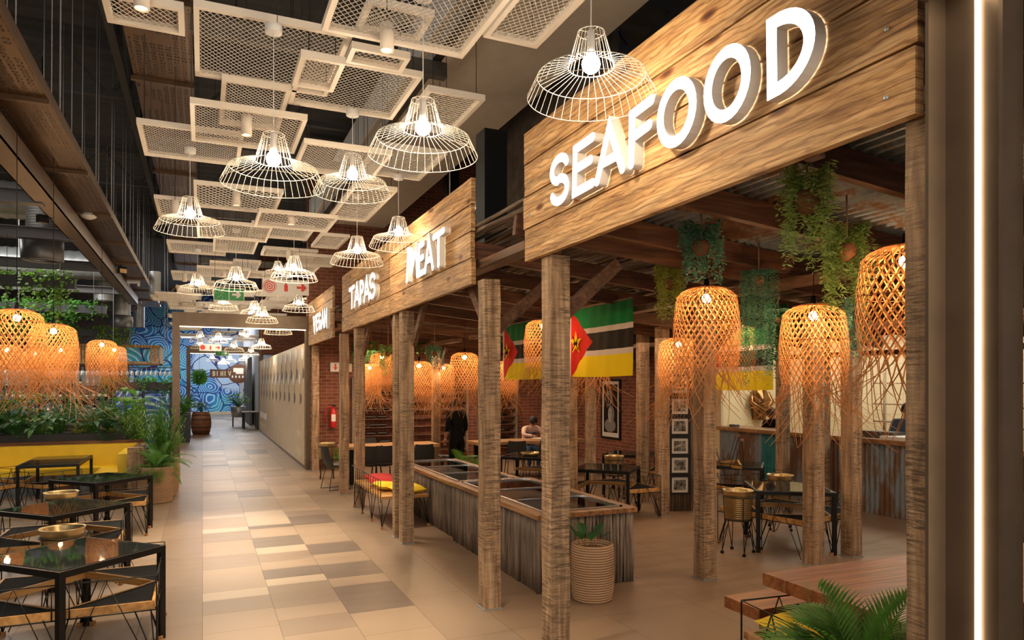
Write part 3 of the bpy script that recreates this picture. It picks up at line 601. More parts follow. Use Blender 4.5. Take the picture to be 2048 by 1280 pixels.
# ================================================================== WIRE PENDANT LAMPS
def wire_lamp(detail=True):
    t = thing('wire_pendant_lamp', 'white wire pendant lamp', 'pendant lamp'); k = .65; tr = .0016 if detail else .0035
    m = MB(); n = 40 if detail else 24; r0, r1, r2, r3 = .068, .118, .275, .325; z0, z1, z2 = .33, .155, .105
    sd = 5 if detail else 4
    for r, z in ((r0, z0), (r1, z1), (r2, z2), (r3, 0)): m.ring((0, 0, z), r, tr * 1.35, 48 if detail else 24, sd)
    for i in range(n):
        a = 2 * pi * i / n; c, s = cos(a), sin(a)
        m.tube([(r1 * c, r1 * s, z1), (r2 * c, r2 * s, z2), (r3 * c, r3 * s, 0)], tr, sd, caps=False)
    for i in range(24 if detail else 14):
        a = 2 * pi * (i + .5) / (24 if detail else 14); c, s = cos(a), sin(a); m.tube([(r0 * c, r0 * s, z0), (r1 * c, r1 * s, z1)], tr, sd, caps=False)
    for a in (0, pi / 2, pi, 3 * pi / 2): m.tube([(0, 0, z0), (r0 * cos(a), r0 * sin(a), z0)], tr, 4)
    m.build('wire_shade', 'white_metal', t)
    MB().lathe([(.001, .34), (.02, .338), (.022, .24), (.026, .22), (.001, .219)], 12).build('lamp_holder', 'white_plastic', t)
    MB().ball((0, 0, .17), .048, 14).build('bulb', 'bulb_glow', t)
    return t
WL = [((1182, 195), 255, 'large wire pendant lamp hanging in front of the SEAFOOD sign'), ((846, 312), 218, 'large wire pendant lamp between the bulkhead and the walkway, before the MEAT sign'), ((547, 370), 199, 'large wire pendant lamp below the low square mesh panel'),
      ((705, 388), 152, 'wire pendant lamp hanging between two larger ones over the walkway'), ((380, 462), 131, 'wire pendant lamp hanging beside the steel cables on the dining side'), ((797, 494), 116, 'wire pendant lamp overlapping the letters MEAT'),
      ((714, 527), 105, 'wire pendant lamp above the TAPAS sign'), ((395, 586), 75, 'small wire pendant lamp on the cable side above the portal'), ((472, 578), 86, 'wire pendant lamp behind the green exit sign'), ((588, 560), 92, 'wire pendant lamp behind the red hose sign'),
      ((556, 552), 57, 'smaller wire pendant lamp half behind the hose sign lamp'), ((597, 622), 63, 'wire pendant lamp hanging just before the VEGAN sign'), ((630, 606), 53, 'wire pendant lamp touching the letters VEGAN'), ((447, 619), 57, 'wire pendant lamp under the green exit sign'),
      ((509, 630), 55, 'wire pendant lamp above the portal beam, mid span'), ((524, 645), 62, 'wire pendant lamp overlapping the portal crossbeam'), ((556, 668), 55, 'wire pendant lamp just below the portal crossbeam')]
near = wire_lamp(True); far_l = wire_lamp(False); nf = 0; WLO = []
for i, ((u, v), w, lb) in enumerate(WL):
    t_ = .65 / w; p = at(u, v, t_)
    L = first_or_dup(near, i, loc=p, rz=.3 * i, label=lb, group='white wire pendant lamps over the walkway') if i < 8 else first_or_dup(far_l, i - 8, loc=p, rz=.2 * i, label=lb, group='white wire pendant lamps over the walkway')
    WLO.append((L, p))
for i, (u, v, w) in enumerate(((400, 683, 40), (437, 685, 38), (492, 682, 40), (468, 703, 39), (523, 697, 39), (502, 711, 33), (400, 697, 35), (490, 721, 25), (483, 676, 30), (425, 722, 24), (447, 728, 23), (460, 724, 25))):
    L = dup(far_l, loc=at(u, v, .65 / w), label='far wire pendant lamp beyond the first portal at %s' % ['the cable side, large', 'the cable side behind a larger one', 'mid span just under the crossbeam', 'mid span by the red disc sign', 'the hoarding side, large', 'the hoarding side, lower one', 'the cable side over the disc sign', 'the middle against the mural', 'the middle touching the crossbeam', 'the mural top on the cable side', 'the mural top under the exit sign', 'the mural top in the middle'][i], group='wire pendant lamps beyond the first portal'); WLO.append((L, at(u, v, .65 / w)))
for L, p in WLO:   # cord and rose differ per lamp
    top = max(4.32, p.z + .6)
    MB().tube([(0, 0, .335), (0, 0, top - p.z)], .0028, 5).build('cord', 'white_plastic', L)
    MB().lathe([(.001, top - p.z - .03), (.05, top - p.z - .03), (.055, top - p.z - .025), (.055, top - p.z + .02), (.001, top - p.z + .022)], 16).build('ceiling_rose', 'white_plastic', L)
    MB().tube([(.03, 0, top - p.z), (.03, 0, 8.02 - p.z)], .003, 4).build('hanger_rod', 'black_metal', L)
for i, (L, p) in enumerate(WLO):
    if i < 17: light('POINT', 'lamp_light', (0, 0, .1), 20 if i < 10 else 14, (1, .75, .47), .045, parent=L)
    elif i % 3 == 0: light('POINT', 'lamp_light', (0, 0, .1), 44, (1, .84, .62), .05, parent=L)

# ================================================================== WHITE SPOTLIGHTS
spd = None
for i, (u, v, t_, lb) in enumerate(((283, 18, .003, 'white cylinder spotlight at the top edge by the perforated tray'), (774, 102, .0032, 'white cylinder spotlight under a small mesh panel'), (493, 271, .0043, 'white cylinder spotlight below the low square panel'),
                                    (473, 411, .0061, 'white cylinder spotlight under the long three-bay panel'), (350, 428, .0063, 'white cylinder spotlight on the cable side'), (582, 449, .0068, 'white cylinder spotlight before the brick wall'),
                                    (447, 553, .0100, 'small white spotlight above the green exit sign'), (369, 563, .0104, 'small white spotlight above the cable side wire lamp'), (380, 610, .0136, 'tiny white spotlight just above the portal corner'), (578, 520, .0086, 'small white spotlight above the red hose sign'))):
    p = at(u, v, t_); g = 'white cylinder spotlights of the mesh ceiling'
    if spd is None:
        spd = thing('spotlight', lb, 'spotlight', p, 0, g)
        MB().lathe([(.001, .17), (.045, .17), (.045, 0), (.038, 0), (.036, .02)], 18).build('housing', 'white_metal', spd)
        MB().lathe([(.036, .02), (.001, .022)], 18).build('lens', 'ledwarm', spd); o = spd
    else: o = dup(spd, loc=p, label=lb, group=g)
    MB().tube([(0, 0, .17), (0, 0, 8.02 - p.z)], .003, 4).build('hanger_rod', 'black_metal', o)
    if i < 6: light('SPOT', 'spot_light', (0, 0, -.02), 240, (1, .8, .56), .04, parent=o, ang=62)

# ================================================================== SAFETY SIGNS
def flatpoly(m, pts, y): m.add([(x, y, z) for x, z in pts], [tuple(range(len(pts)))])
def arrow(cx, cz, s): return [(cx - s, cz + s * .25), (cx, cz + s * .25), (cx - s * .15, cz + s * .75), (cx + s * .35, cz + s * .75), (cx + s, cz), (cx + s * .35, cz - s * .75), (cx - s * .15, cz - s * .75), (cx, cz - s * .25), (cx - s, cz - s * .25)]
def ringpoly(m, cx, cz, r0, r1, y, n=28):
    vs = []; 
    for i in range(n): a = 2 * pi * i / n; vs += [(cx + r0 * cos(a), y, cz + r0 * sin(a)), (cx + r1 * cos(a), y, cz + r1 * sin(a))]
    m.add(vs, [(2 * i, 2 * i + 1, 2 * ((i + 1) % n) + 1, 2 * ((i + 1) % n)) for i in range(n)])
def fire_sign(w, h, lb, p, hose=True):
    t = thing('fire_hose_sign', lb, 'sign', p); m = MB(); m.b2(-w / 2, w / 2, 0, .03, 0, h); m.build('board', 'sign_white', t)
    m = MB(); c = h / 2; y = -.003
    if hose:
        for a, b in ((.0, .07), (.13, .2), (.27, .34), (.39, .43)): ringpoly(m, -w * .35, c, a * h + .001, b * h, y)
    else: flatpoly(m, [(-w * .35 + .34 * h * cos(i * pi / 8), c + .34 * h * sin(i * pi / 8)) for i in range(16)], y)
    flatpoly(m, [(-.04 * w, .2 * h), (.04 * w, .2 * h), (.04 * w, .6 * h), (.015 * w, .72 * h), (.015 * w, .82 * h), (-.015 * w, .82 * h), (-.015 * w, .72 * h), (-.04 * w, .6 * h)], y)
    flatpoly(m, arrow(w * .34, c, w * .11), y); m.build('symbols', 'sign_red', t)
    for x in (-w * .45, w * .45): MB().tube([(x, .015, h), (x, .015, 8.02 - p.z)], .003, 4).build('hanger_wire', 'black_metal', t)
    return t
def exit_sign(w, h, lb, p):
    t = thing('exit_sign', lb, 'sign', p); MB().b2(-w / 2, w / 2, 0, .03, 0, h).build('board', 'sign_white', t)
    m = MB(); y = -.003; m.add([(-w / 2 + .01, y, .012), (-.006, y, .012), (-.006, y, h - .012), (-w / 2 + .01, y, h - .012)], [(0, 1, 2, 3)])
    m.add([(.006, y, .012), (w / 2 - .01, y, .012), (w / 2 - .01, y, h - .012), (.006, y, h - .012)], [(0, 1, 2, 3)]); m.build('green_field', 'sign_green', t)
    m = MB(); y = -.006; cx = -w / 4; u = h
    m.add([(cx + .06 * u + .07 * u * cos(i * pi / 6), y, .8 * u + .07 * u * sin(i * pi / 6)) for i in range(12)], [tuple(range(12))])
    for a, b, k in (((.03, .7), (-.03, .42), .07), ((-.03, .44), (.1, .32), .045), ((.1, .32), (.06, .1), .04), ((-.03, .44), (-.13, .28), .045), ((-.13, .28), (-.3, .26), .04), ((.02, .68), (.2, .55), .035), ((.02, .68), (-.18, .64), .035), ((-.18, .64), (-.22, .5), .03)):
        m.bar((cx + a[0] * u, y + .002, a[1] * u), (cx + b[0] * u, y + .002, b[1] * u), k * u, .002)
    flatpoly(m, arrow(w / 4, h / 2, w * .15), y); m.build('symbols', 'sign_white', t)
    for x in (-w * .45, w * .45): MB().tube([(x, .015, h), (x, .015, 8.02 - p.z)], .003, 4).build('hanger_wire', 'black_metal', t)
exit_sign(.5, .23, 'green exit sign with running figure and arrow hanging over the walkway', on_y(458, 602, 13.2)); fire_sign(.8, .27, 'white hanging sign with red hose reel, extinguisher and arrow', on_y(572, 589, 13.2))
fire_sign(.72, .25, 'far hanging sign with red disc, extinguisher and arrow by the second portal', on_y(421, 702, 27), False); exit_sign(.45, .2, 'far green exit sign just above the second portal beam', on_y(444, 712, 27.5))

# ================================================================== PERFORATED TRAYS AND STEEL ON THE UPPER LEFT
def tray(x0, x1, z, y0, y1, seg, lb, wires):
    t = thing('cable_tray', lb, 'cable tray'); t.location = ((x0 + x1) / 2, 0, z); hw = (x1 - x0) / 2; y = y0; k = 0
    while y < y1:
        MB().b2(-hw, hw, y + .03, y + seg - .03, 0, .004).build('perforated_sheet', 'perforated', t)
        MB().b2(-hw - .05, hw + .02, y - .03, y + .03, -.05, .0).build('cross_joint', 'bronze_steel', t)
        y += seg
    m = MB(); m.b2(hw - .004, hw + .012, y0, y1, 0, .14); m.build('side_rail', 'bronze_steel', t); m = MB(); m.b2(-hw - .012, -hw + .004, y0, y1, 0, .14); m.build('side_rail', 'bronze_steel', t)
    for xx, yy, rr in wires: MB().tube([(xx, yy, .1), (xx + .02, yy, 8 - z)], rr, 5).build('hanger_cable', 'cable', t)
rr_ = random.Random(2)
tray(-2.14, -1.5, 5.0, .5, 30.6, 2.75, 'long perforated bronze cable tray over the dining side with a smoke detector on it', [(.3 * (1 if i % 3 else -1) + rr_.uniform(-.02, .02), 4.5 + i * .62 + rr_.uniform(-.2, .2), .009 if i % 4 == 0 else .0055) for i in range(38)])
tray(-.8, -.12, 6.0, 1.5, 30, 2.2, 'perforated bronze cable tray above the mesh ceiling panels', [(-.36, 5 + i * 1.1, .006) for i in range(22)])
# channel beam and cross beams
o = MB().b2(-.13, .13, 1, 26, 0, .02).b2(-.13, -.115, 1, 26, 0, .26).b2(.115, .13, 1, 26, 0, .26).build('channel_beam', 'bronze_steel'); o.location = (-2.07, 0, 4.6); tag(o, 'long bronze steel channel running beside the perforated tray', 'beam')
for yy, lb in ((12.0, 'dark cross beam over the dining area closest to the tables'), (14.8, 'dark cross beam above the silver duct drum'), (18.5, 'dark cross beam carrying the first hanging vine planter'), (23, 'dark cross beam carrying the second vine planter'), (28, 'dark cross beam above the bar canopy')):
    o = MB().b2(-11, -2.1, -.1, .1, 0, .02).b2(-11, -2.1, -.008, .008, 0, .2).b2(-11, -2.1, -.1, .1, .18, .2).build('cross_beam', 'duct_dark'); o.location = (0, yy, 4.58); tag(o, lb, 'beam')
# roof trusses
for yy, w_ in ((9, 'closest to the camera'), (14, 'above the dining tables'), (20, 'above the vine planters'), (27, 'above the bar')):
    t = thing('roof_truss', 'dark zigzag steel roof truss ' + w_, 'truss', (0, yy, 7.0), 0, 'dark roof trusses high under the roof')
    MB().b2(-13.5, 13.5, -.06, .06, 0, .1).build('bottom_chord', 'roof_dark', t); MB().b2(-13.5, 13.5, -.06, .06, .8, .9).build('top_chord', 'roof_dark', t)
    m = MB()
    for i in range(18): m.bar((-13.5 + i * 1.5, 0, .05), (-12.75 + i * 1.5, 0, .85), .05); m.bar((-12.75 + i * 1.5, 0, .85), (-12 + i * 1.5, 0, .05), .05)
    tag(m.build('bracing', 'roof_dark', t), None, None, kind='stuff')
for x, lb in ((-3.3, 'dark diagonal roof girder over the cables'), (-1.1, 'dark roof girder above the trays'), (3.6, 'dark roof girder behind the bulkhead')):
    t = thing('roof_girder', lb, 'girder', (x, 0, 6.6)); MB().b2(-.05, .05, 1, 34, 0, .1).build('bottom_chord', 'roof_dark', t); MB().b2(-.05, .05, 1, 34, 1.1, 1.2).build('top_chord', 'roof_dark', t); m = MB()
    for i in range(16): m.bar((0, 1 + i * 2, .05), (0, 2 + i * 2, 1.15), .05); m.bar((0, 2 + i * 2, 1.15), (0, 3 + i * 2, .05), .05)
    tag(m.build('bracing', 'roof_dark', t), None, None, kind='stuff')
# dark columns behind the signs
o = MB().b2(-.15, .15, -.15, .15, 0, 1.85).build('steel_stanchion', 'black_metal'); o.location = (3.32, 8.15, 3.3); tag(o, 'black steel column rising between the MEAT and SEAFOOD signs', 'column')
o = MB().b2(-.12, .12, -.12, .12, 0, 4.6).build('steel_stanchion', 'black_metal'); o.location = (4.45, 13, 3.3); tag(o, 'black steel column behind the TAPAS sign', 'column')
m = MB(); m.smooth = True
m.tube([(3.4, 8.7 + i * .12, 4.3 + .06 * sin(i * 1.7)) for i in range(22)], [.16 + .025 * (i % 2) for i in range(22)], 12); o = m.build('flexible_duct', 'steel_shiny'); tag(o, 'crumpled foil flexible duct above the MEAT sign', 'duct'); MB().tube([(3.4, 10, 4.4), (3.4, 10, 5.9)], .01, 5).build('hanger_strap', 'cable', o)
# diagonal strut near the portal
o = MB().bar(on_z(317, 611, 4.99), at(354, 569, .0182), .05).build('diagonal_strut', 'pale_frame_x'); tag(o, 'thin diagonal strut from the tray up to the mesh panels', 'strut')
# smoke detector, camera, emergency fitting
p = on_z(177, 433, 4.95); o = MB().lathe([(.001, -.05), (.05, -.048), (.11, -.02), (.13, .0), (.13, .02), (.1, .03), (.1, .05)], 24).build('smoke_detector', 'white_plastic'); o.location = p; tag(o, 'round white smoke detector under the perforated tray', 'detector')
t = thing('floodlight', 'small black floodlight clamped under the tray', 'floodlight', on_z(242, 540, 4.86)); MB().box((0, 0, 0), (.22, .14, .16), .5).build('housing', 'black_metal', t); MB().box((.06, -.09, -.03), (.16, .01, .1), .5).build('lens', 'lamp_amber_shade', t); MB().b2(-.02, .02, -.02, .02, .05, .16).build('bracket', 'black_metal', t)
t = thing('floodlight', 'black spotlight on the silver duct', 'floodlight', at(85, 438, .0078)); MB().box((0, 0, 0), (.14, .1, .12), .7).build('housing', 'black_metal', t); MB().bar((0, 0, 0), (.14, 0, .03), .025).build('bracket', 'black_metal', t)
t = thing('emergency_light', 'white twin-headed emergency light under the tray', 'emergency light', on_z(267, 567, 4.86)); MB().b2(-.16, .16, -.04, .04, 0, .1).build('housing', 'white_plastic', t)
for s in (-.13, .13): MB().b2(s - .03, s + .03, -.03, .03, -.07, .0).build('lamp_head', 'white_plastic', t)

# ================================================================== DUCTS
def duct(u, v0, v1, r, t_, lb, drum=True):
    p = at(u, v1, t_); q = at(u, v0, t_); t = thing('air_duct', lb, 'duct', p); H = q.z - p.z; m = MB(); pr = []
    k = int(H / .05)
    for i in range(k): z = .0 + i * .05; pr += [(r, z), (r + .006, z + .02), (r, z + .04)]
    m.lathe(pr, 24); m.build('spiral_pipe', 'galvanised', t)
    MB().tube([(0, 0, H), (0, 0, 8.02 - p.z)], .01, 5).build('hanger_rod', 'black_metal', t)
    if drum: MB().lathe([(r * .9, .03), (r * 1.25, .0), (r * 1.3, .02), (r * 1.3, .36), (r, .4)], 28).build('diffuser_drum', 'duct_dark', t)
duct(85, 330, 522, .26, .0092, 'silver spiral duct ending in a wide dark drum'); duct(208, 480, 602, .27, .0153, 'silver duct hanging behind the first vine planter', False)
duct(243, 500, 655, .26, .0165, 'slim silver spiral duct beside the tray'); duct(277, 575, 655, .23, .021, 'thinnest silver duct close to the tray end', False); duct(310, 540, 600, .14, .014, 'pale duct among the steel cables', False)
for yy, z, r, lb in ((16.5, 5.6, .35, 'big horizontal ribbed duct above the vine planters'), (24, 5.5, .4, 'far horizontal ribbed duct over the bar')):
    m = MB(); m.smooth = True; n = 90; m.tube([(-12 + i * .11, 0, 0) for i in range(n)], [r + (.02 if i % 2 else 0) for i in range(n)], 20); o = m.build('air_duct', 'galvanised'); o.location = (0, yy, z); tag(o, lb, 'duct')
m = MB(); m.tube([(-3.6, 10, 5.7), (-4.1, 11.5, 5.5), (-5.2, 13, 5.4), (-8, 13.4, 5.4)], .35, 18); tag(m.build('air_duct', 'galvanised'), 'bent silver duct at the picture edge above the channel', 'duct')

# ================================================================== WOVEN CANE LAMPS
def cane_lamp(n, seed):
    t = thing('woven_cane_lamp', 'woven cane pendant lamp', 'pendant lamp'); rd = random.Random(seed)
    def prof(s):   # s 0 top .. 1 lower rim (before the fringe)
        z = -.62 * s
        if s < .12: r = .1 + .125 * math.sqrt(s / .12)
        else: r = .225 + .03 * sin((s - .12) / .88 * pi * .9)
        return r, z
    m = MB()
    for d in (-1, 1):
        for i in range(n):
            a0 = 2 * pi * (i + .5 * (d > 0)) / n + rd.uniform(-.02, .02); pts = []; wv = []; K = 16; fr = rd.uniform(.2, .5); tw = 1.5
            off = .003 * d; w = .0046
            for k in range(K + 1):
                s = k / K; r, z = prof(s); a = a0 + d * tw * s; pts.append(Vector(((r + off) * cos(a), (r + off) * sin(a), z)))
            r, z = prof(1); a = a0 + d * tw; fl = rd.uniform(.1, .4) * (1.5 if rd.random() < .12 else 1); cu = rd.uniform(.5, 1.1)
            for k in range(1, 6):
                q = k / 5; aa = a + d * cu * q * .6; rr = r + fl * (q ** 1.6) * .9; pts.append(Vector((rr * cos(aa), rr * sin(aa), z - fr * q)))
            for k in range(len(pts)):
                p = pts[k]; dd = (pts[min(k + 1, len(pts) - 1)] - pts[max(0, k - 1)]).normalized(); rad = Vector((p.x, p.y, 0)).normalized()
                wv.append(dd.cross(rad).normalized() * (w if k <= K else w * (1 - .13 * (k - K))))
            m.strip(pts, wv)
    for s in (.02, .2, .45): 
        r, z = prof(s); m.ring((0, 0, z), r, .0025, 36, 4)
    m.build('woven_shade', 'cane', t)
    MB().lathe([(.001, .0), (.1, 0), (.1, -.012), (.001, -.012)], 20).build('top_plate', 'cane', t)
    MB().lathe([(.001, .07), (.018, .07), (.024, .0), (.02, -.04), (.001, -.04)], 12).build('lamp_holder', 'black_metal', t)
    MB().ball((0, 0, -.085), .036, 12).build('bulb', 'bulb_amber', t)
    return t
CL = [((1413, 575), .0039, 1.0, 'woven cane lamp under the teal hanging plant inside the SEAFOOD stall', 9), ((1812, 492), .00292, 1.05, 'big woven cane lamp half hidden by the end post', 9), ((1627, 610), .0039, 1.0, 'woven cane lamp behind the pale green trailing plants', 9), ((1357, 676), .00615, 1.0, 'woven cane lamp low beside the framed photographs', 7),
      ((1086, 640), .0066, 1.0, 'woven cane lamp in front of the second flag', 7), ((929, 705), .0086, 1.02, 'woven cane lamp left of the SEAFOOD post row, above the far glass counter', 7), ((838, 722), .0088, 1.0, 'woven cane lamp beside the MEAT sign post', 6), ((764, 706), .0098, 1.0, 'upper of the two cane lamps by the wine rack', 5),
      ((740, 728), .0108, 1.0, 'lower of the two cane lamps by the wine rack', 5), ((886, 728), .011, 1.0, 'small far cane lamp between two nearer ones', 5), ((1012, 722), .0098, 1.0, 'cane lamp peeping out beside the second flag edge', 5), ((1185, 665), .0071, 1.0, 'cane lamp behind the first flag with its fringe showing below', 7), ((1475, 640), .0069, 1.0, 'cane lamp behind the long trailing teal plant', 5),
      ((34, 619), .0051, 1.0, 'big woven cane lamp at the dining edge of the picture', 10), ((107, 648), .0057, 1.0, 'big woven cane lamp second from the picture edge on the dining side', 10), ((204, 680), .0088, 1.0, 'woven cane lamp over the bar side by the planter', 8), ((228, 692), .0106, 1.0, 'cane lamp tucked behind another over the planter', 6),
      ((14, 690), .0086, 1.0, 'far cane lamp showing below the big one at the picture edge', 6), ((121, 692), .0100, 1.0, 'far cane lamp glowing through the second big one', 6), ((70, 700), .0112, 1.0, 'far cane lamp between the two big dining lamps', 6)]
cl1 = cane_lamp(33, 1); cl2 = cane_lamp(30, 2); usedp = {id(cl1): 0, id(cl2): 0}
for i, ((u, v), t_, sc, lb, pw) in enumerate(CL):
    p = at(u, v, t_); pr = cl1 if i % 2 == 0 else cl2
    L = first_or_dup(pr, usedp[id(pr)], loc=p, rz=i * .7, label=lb, group='woven cane lamps of the stalls' if i < 13 else 'woven cane lamps of the dining side', scale=None); usedp[id(pr)] += 1
    L.scale = (sc,) * 3
    top = (zr(p.x) + .1 - p.z) if i < 13 else 4.58 - p.z
    MB().tube([(0, 0, .07), (0, 0, max(.15, top / sc))], .004, 5).build('cord', 'black_metal', L)
    light('POINT', 'lamp_light', (0, 0, -.16), pw * (1.25 if i < 13 else .85 if i < 15 else .6), (1, .64, .32), .04, parent=L)

# ================================================================== FLAGS
def mozambique(y0, y1, X, z1, h, lb, seed=0):
    t = thing('flag', lb, 'flag', (X, y1, z1)); L = y1 - y0; m = MB(); NX, NZ = 120, 80; vs = []
    for i in range(NX + 1):
        for j in range(NZ + 1):
            y = -L * i / NX; zz = -h * j / NZ; x = .012 * sin(i * .14 + seed) * (j / NZ) + .006 * sin(i * .36 + j * .045) ; zz -= .02 * sin(pi * i / NX) * (.3 + .7 * j / NZ) * .5
            vs.append((x, y, zz))
    base = len(m.v); m.v.extend(vs)
    for i in range(NX):
        for j in range(NZ):
            fx_ = (i + .5) / NX; fz = (j + .5) / NZ
            if fx_ < .045: k = 4
            elif fx_ - .045 < .36 * (1 - abs(fz - .5) * 2) : k = 3
            elif fz < .3: k = 0
            elif fz < .37 or .63 < fz < .7: k = 4
            elif fz < .63: k = 1
            else: k = 2
            q = i * (NZ + 1) + j; m.f.append((q, q + NZ + 1, q + NZ + 2, q + 1)); m.mi.append(k); m.sm.append(True)
    m.build('cloth', ['flag_green', 'flag_black', 'flag_yellow', 'flag_red', 'flag_white'], t)
    e = MB(); cy, cz = -L * .16, -h * .5; R0 = .13 * h / .9 * 1.25
    e.add([(-.03, cy + (R0 if i % 2 == 0 else R0 * .42) * sin(pi * i / 5), cz + (R0 if i % 2 == 0 else R0 * .42) * cos(pi * i / 5)) for i in range(10)], [tuple(range(10))]); e.build('star_emblem', 'flag_yellow', t)
    e = MB(); e.bar((-.034, cy + .09, cz - .1), (-.034, cy - .08, cz + .07), .012, .002).bar((-.034, cy - .08, cz - .1), (-.034, cy + .07, cz + .09), .014, .002); e.b2(-.036, -.032, cy - .05, cy + .05, cz - .03, cz + .01); e.build('crossed_tools_emblem', 'flag_black', t)
    e = MB(); e.bar((-.004, 0, .01), (-.004, -L, .01), .02).build('hanging_batten', 'beam_wood_y', t)
mozambique(6.9, 8.48, 4.6, 3.0, .9, 'green, black and yellow flag with red triangle beside the thick SEAFOOD post'); mozambique(9.25, 10.8, 4.6, 2.96, .88, 'second flag of green, black, yellow and red partly behind a cane lamp', 2); mozambique(7.1, 8.7, 6.92, 2.8, .88, 'third flag hanging behind the cane lamps by the serving counter', 4)

# ================================================================== PLANTS
def blade(m, p, d, L, w, droop=.3, n=4, seg_w=None):
    p = Vector(p); d = Vector(d).normalized(); side = d.cross(Vector((0, 0, 1))); side = side.normalized() if side.length > .05 else Vector((1, 0, 0))
    pts = []; wv = []; q = p.copy(); dd = d.copy()
    prof = seg_w or (.25, .9, 1, .7, .05)
    for i in range(n + 1):
        pts.append(q.copy()); wv.append(side * w * .5 * prof[min(int(i * (len(prof) - 1) / n + .5), len(prof) - 1)]); q = q + dd * L / n; dd = (dd + Vector((0, 0, -droop / n * 1.5))).normalized()
    m.strip(pts, wv); return pts
def frond(m, p, az, L, rise, arch, nl, ll, lw, droop=.5):
    d = Vector((cos(az) * cos(rise), sin(az) * cos(rise), sin(rise))); q = Vector(p); pts = [q.copy()]; n = 12
    for i in range(n): q = q + d * L / n; d = (d + Vector((0, 0, -arch / n))).normalized(); pts.append(q.copy())
    m.tube(pts, [.006 * (1 - .8 * i / n) for i in range(n + 1)], 4)
    for k in range(nl):
        s = .22 + .78 * k / nl; i = min(int(s * n), n - 1); f = s * n - i; b = pts[i].lerp(pts[i + 1], f); t = (pts[i + 1] - pts[i]).normalized()
        sd = t.cross(Vector((0, 0, 1))); sd = sd.normalized() if sd.length > .05 else Vector((1, 0, 0)); up = sd.cross(t)
        le = ll * (sin(pi * min(1, .15 + s * .85)) * .8 + .25)
        for sg in (-1, 1): blade(m, b, t * .75 + sd * sg * .8 + up * .25, le, lw, droop, 3, (.4, 1, .7, .04))
def palm(name, label, loc, n, L, seed, pot=None, parent=None, mat='leaf_palm', rise=(.7, 1.35), ll=.3, lw=.016, nl=22, arch=1.7, h0=0, grp=None, cat='palm'):
    t = parent or thing(name, label, cat, loc, 0, grp); rd = random.Random(seed); m = MB()
    for i in range(n): frond(m, (rd.uniform(-.03, .03), rd.uniform(-.03, .03), h0), i * 2.4 + rd.uniform(-.4, .4), L * rd.uniform(.7, 1.1), rd.uniform(*rise), arch * rd.uniform(.7, 1.2), nl, ll, lw)
    m.build('fronds', mat, t); return t
def broad_leaf(m, p, d, L, w):
    """ovate leaf, slightly folded"""
    p = Vector(p); d = Vector(d).normalized(); sd = d.cross(Vector((0, 0, 1))); sd = sd.normalized() if sd.length > .05 else Vector((1, 0, 0)); up = sd.cross(d)
    prof = (0, .75, 1, .85, .5, 0); n = 5; vs = []
    for i in range(n + 1):
        s = i / n; c = p + d * L * s + Vector((0, 0, -L * .3 * s * s)); ww = w / 2 * prof[i]
        vs += [c - sd * ww + up * ww * .3, c, c + sd * ww + up * ww * .3]
    m.add(vs, [f for i in range(n) for f in ((3 * i, 3 * i + 1, 3 * i + 4, 3 * i + 3), (3 * i + 1, 3 * i + 2, 3 * i + 5, 3 * i + 4))])
def bush(name, label, loc, kind, h, r, seed, mat, cat='plant', grp=None, n=40, stems='leaf_mid'):
    t = thing(name, label, cat, loc, 0, grp); rd = random.Random(seed); m = MB(); st = MB()
    for i in range(n):
        a = rd.uniform(0, 2 * pi); rr = r * math.sqrt(rd.random()); z = h * rd.uniform(.35, 1.0) * (1 - .3 * rr / r); tip = Vector((rr * cos(a), rr * sin(a), z)); b = Vector((rr * .15 * cos(a), rr * .15 * sin(a), 0))
        mid = b.lerp(tip, .6) + Vector((0, 0, z * .12)); st.tube([b, mid, tip], .005, 4, caps=False); d = Vector((cos(a), sin(a), rd.uniform(-.3, .7)))
        if kind == 'broad': broad_leaf(m, tip, d, rd.uniform(.16, .28), rd.uniform(.07, .12))
        elif kind == 'big': broad_leaf(m, tip, d, rd.uniform(.3, .45), rd.uniform(.14, .2))
        elif kind == 'spiky': blade(m, b, (cos(a) * .6, sin(a) * .6, 1), h * rd.uniform(.7, 1.1), .028, 1.2)
        elif kind == 'fine':
            for k in range(9):
                q = b.lerp(tip, rd.uniform(.35, 1)); blade(m, q, (rd.uniform(-1, 1), rd.uniform(-1, 1), rd.uniform(-.3, .8)), rd.uniform(.08, .16), .013, .6, 3, (.4, 1, .7, .04))
    if kind != 'spiky': st.build('stems', stems, t)
    m.build('leaves', mat, t); return t
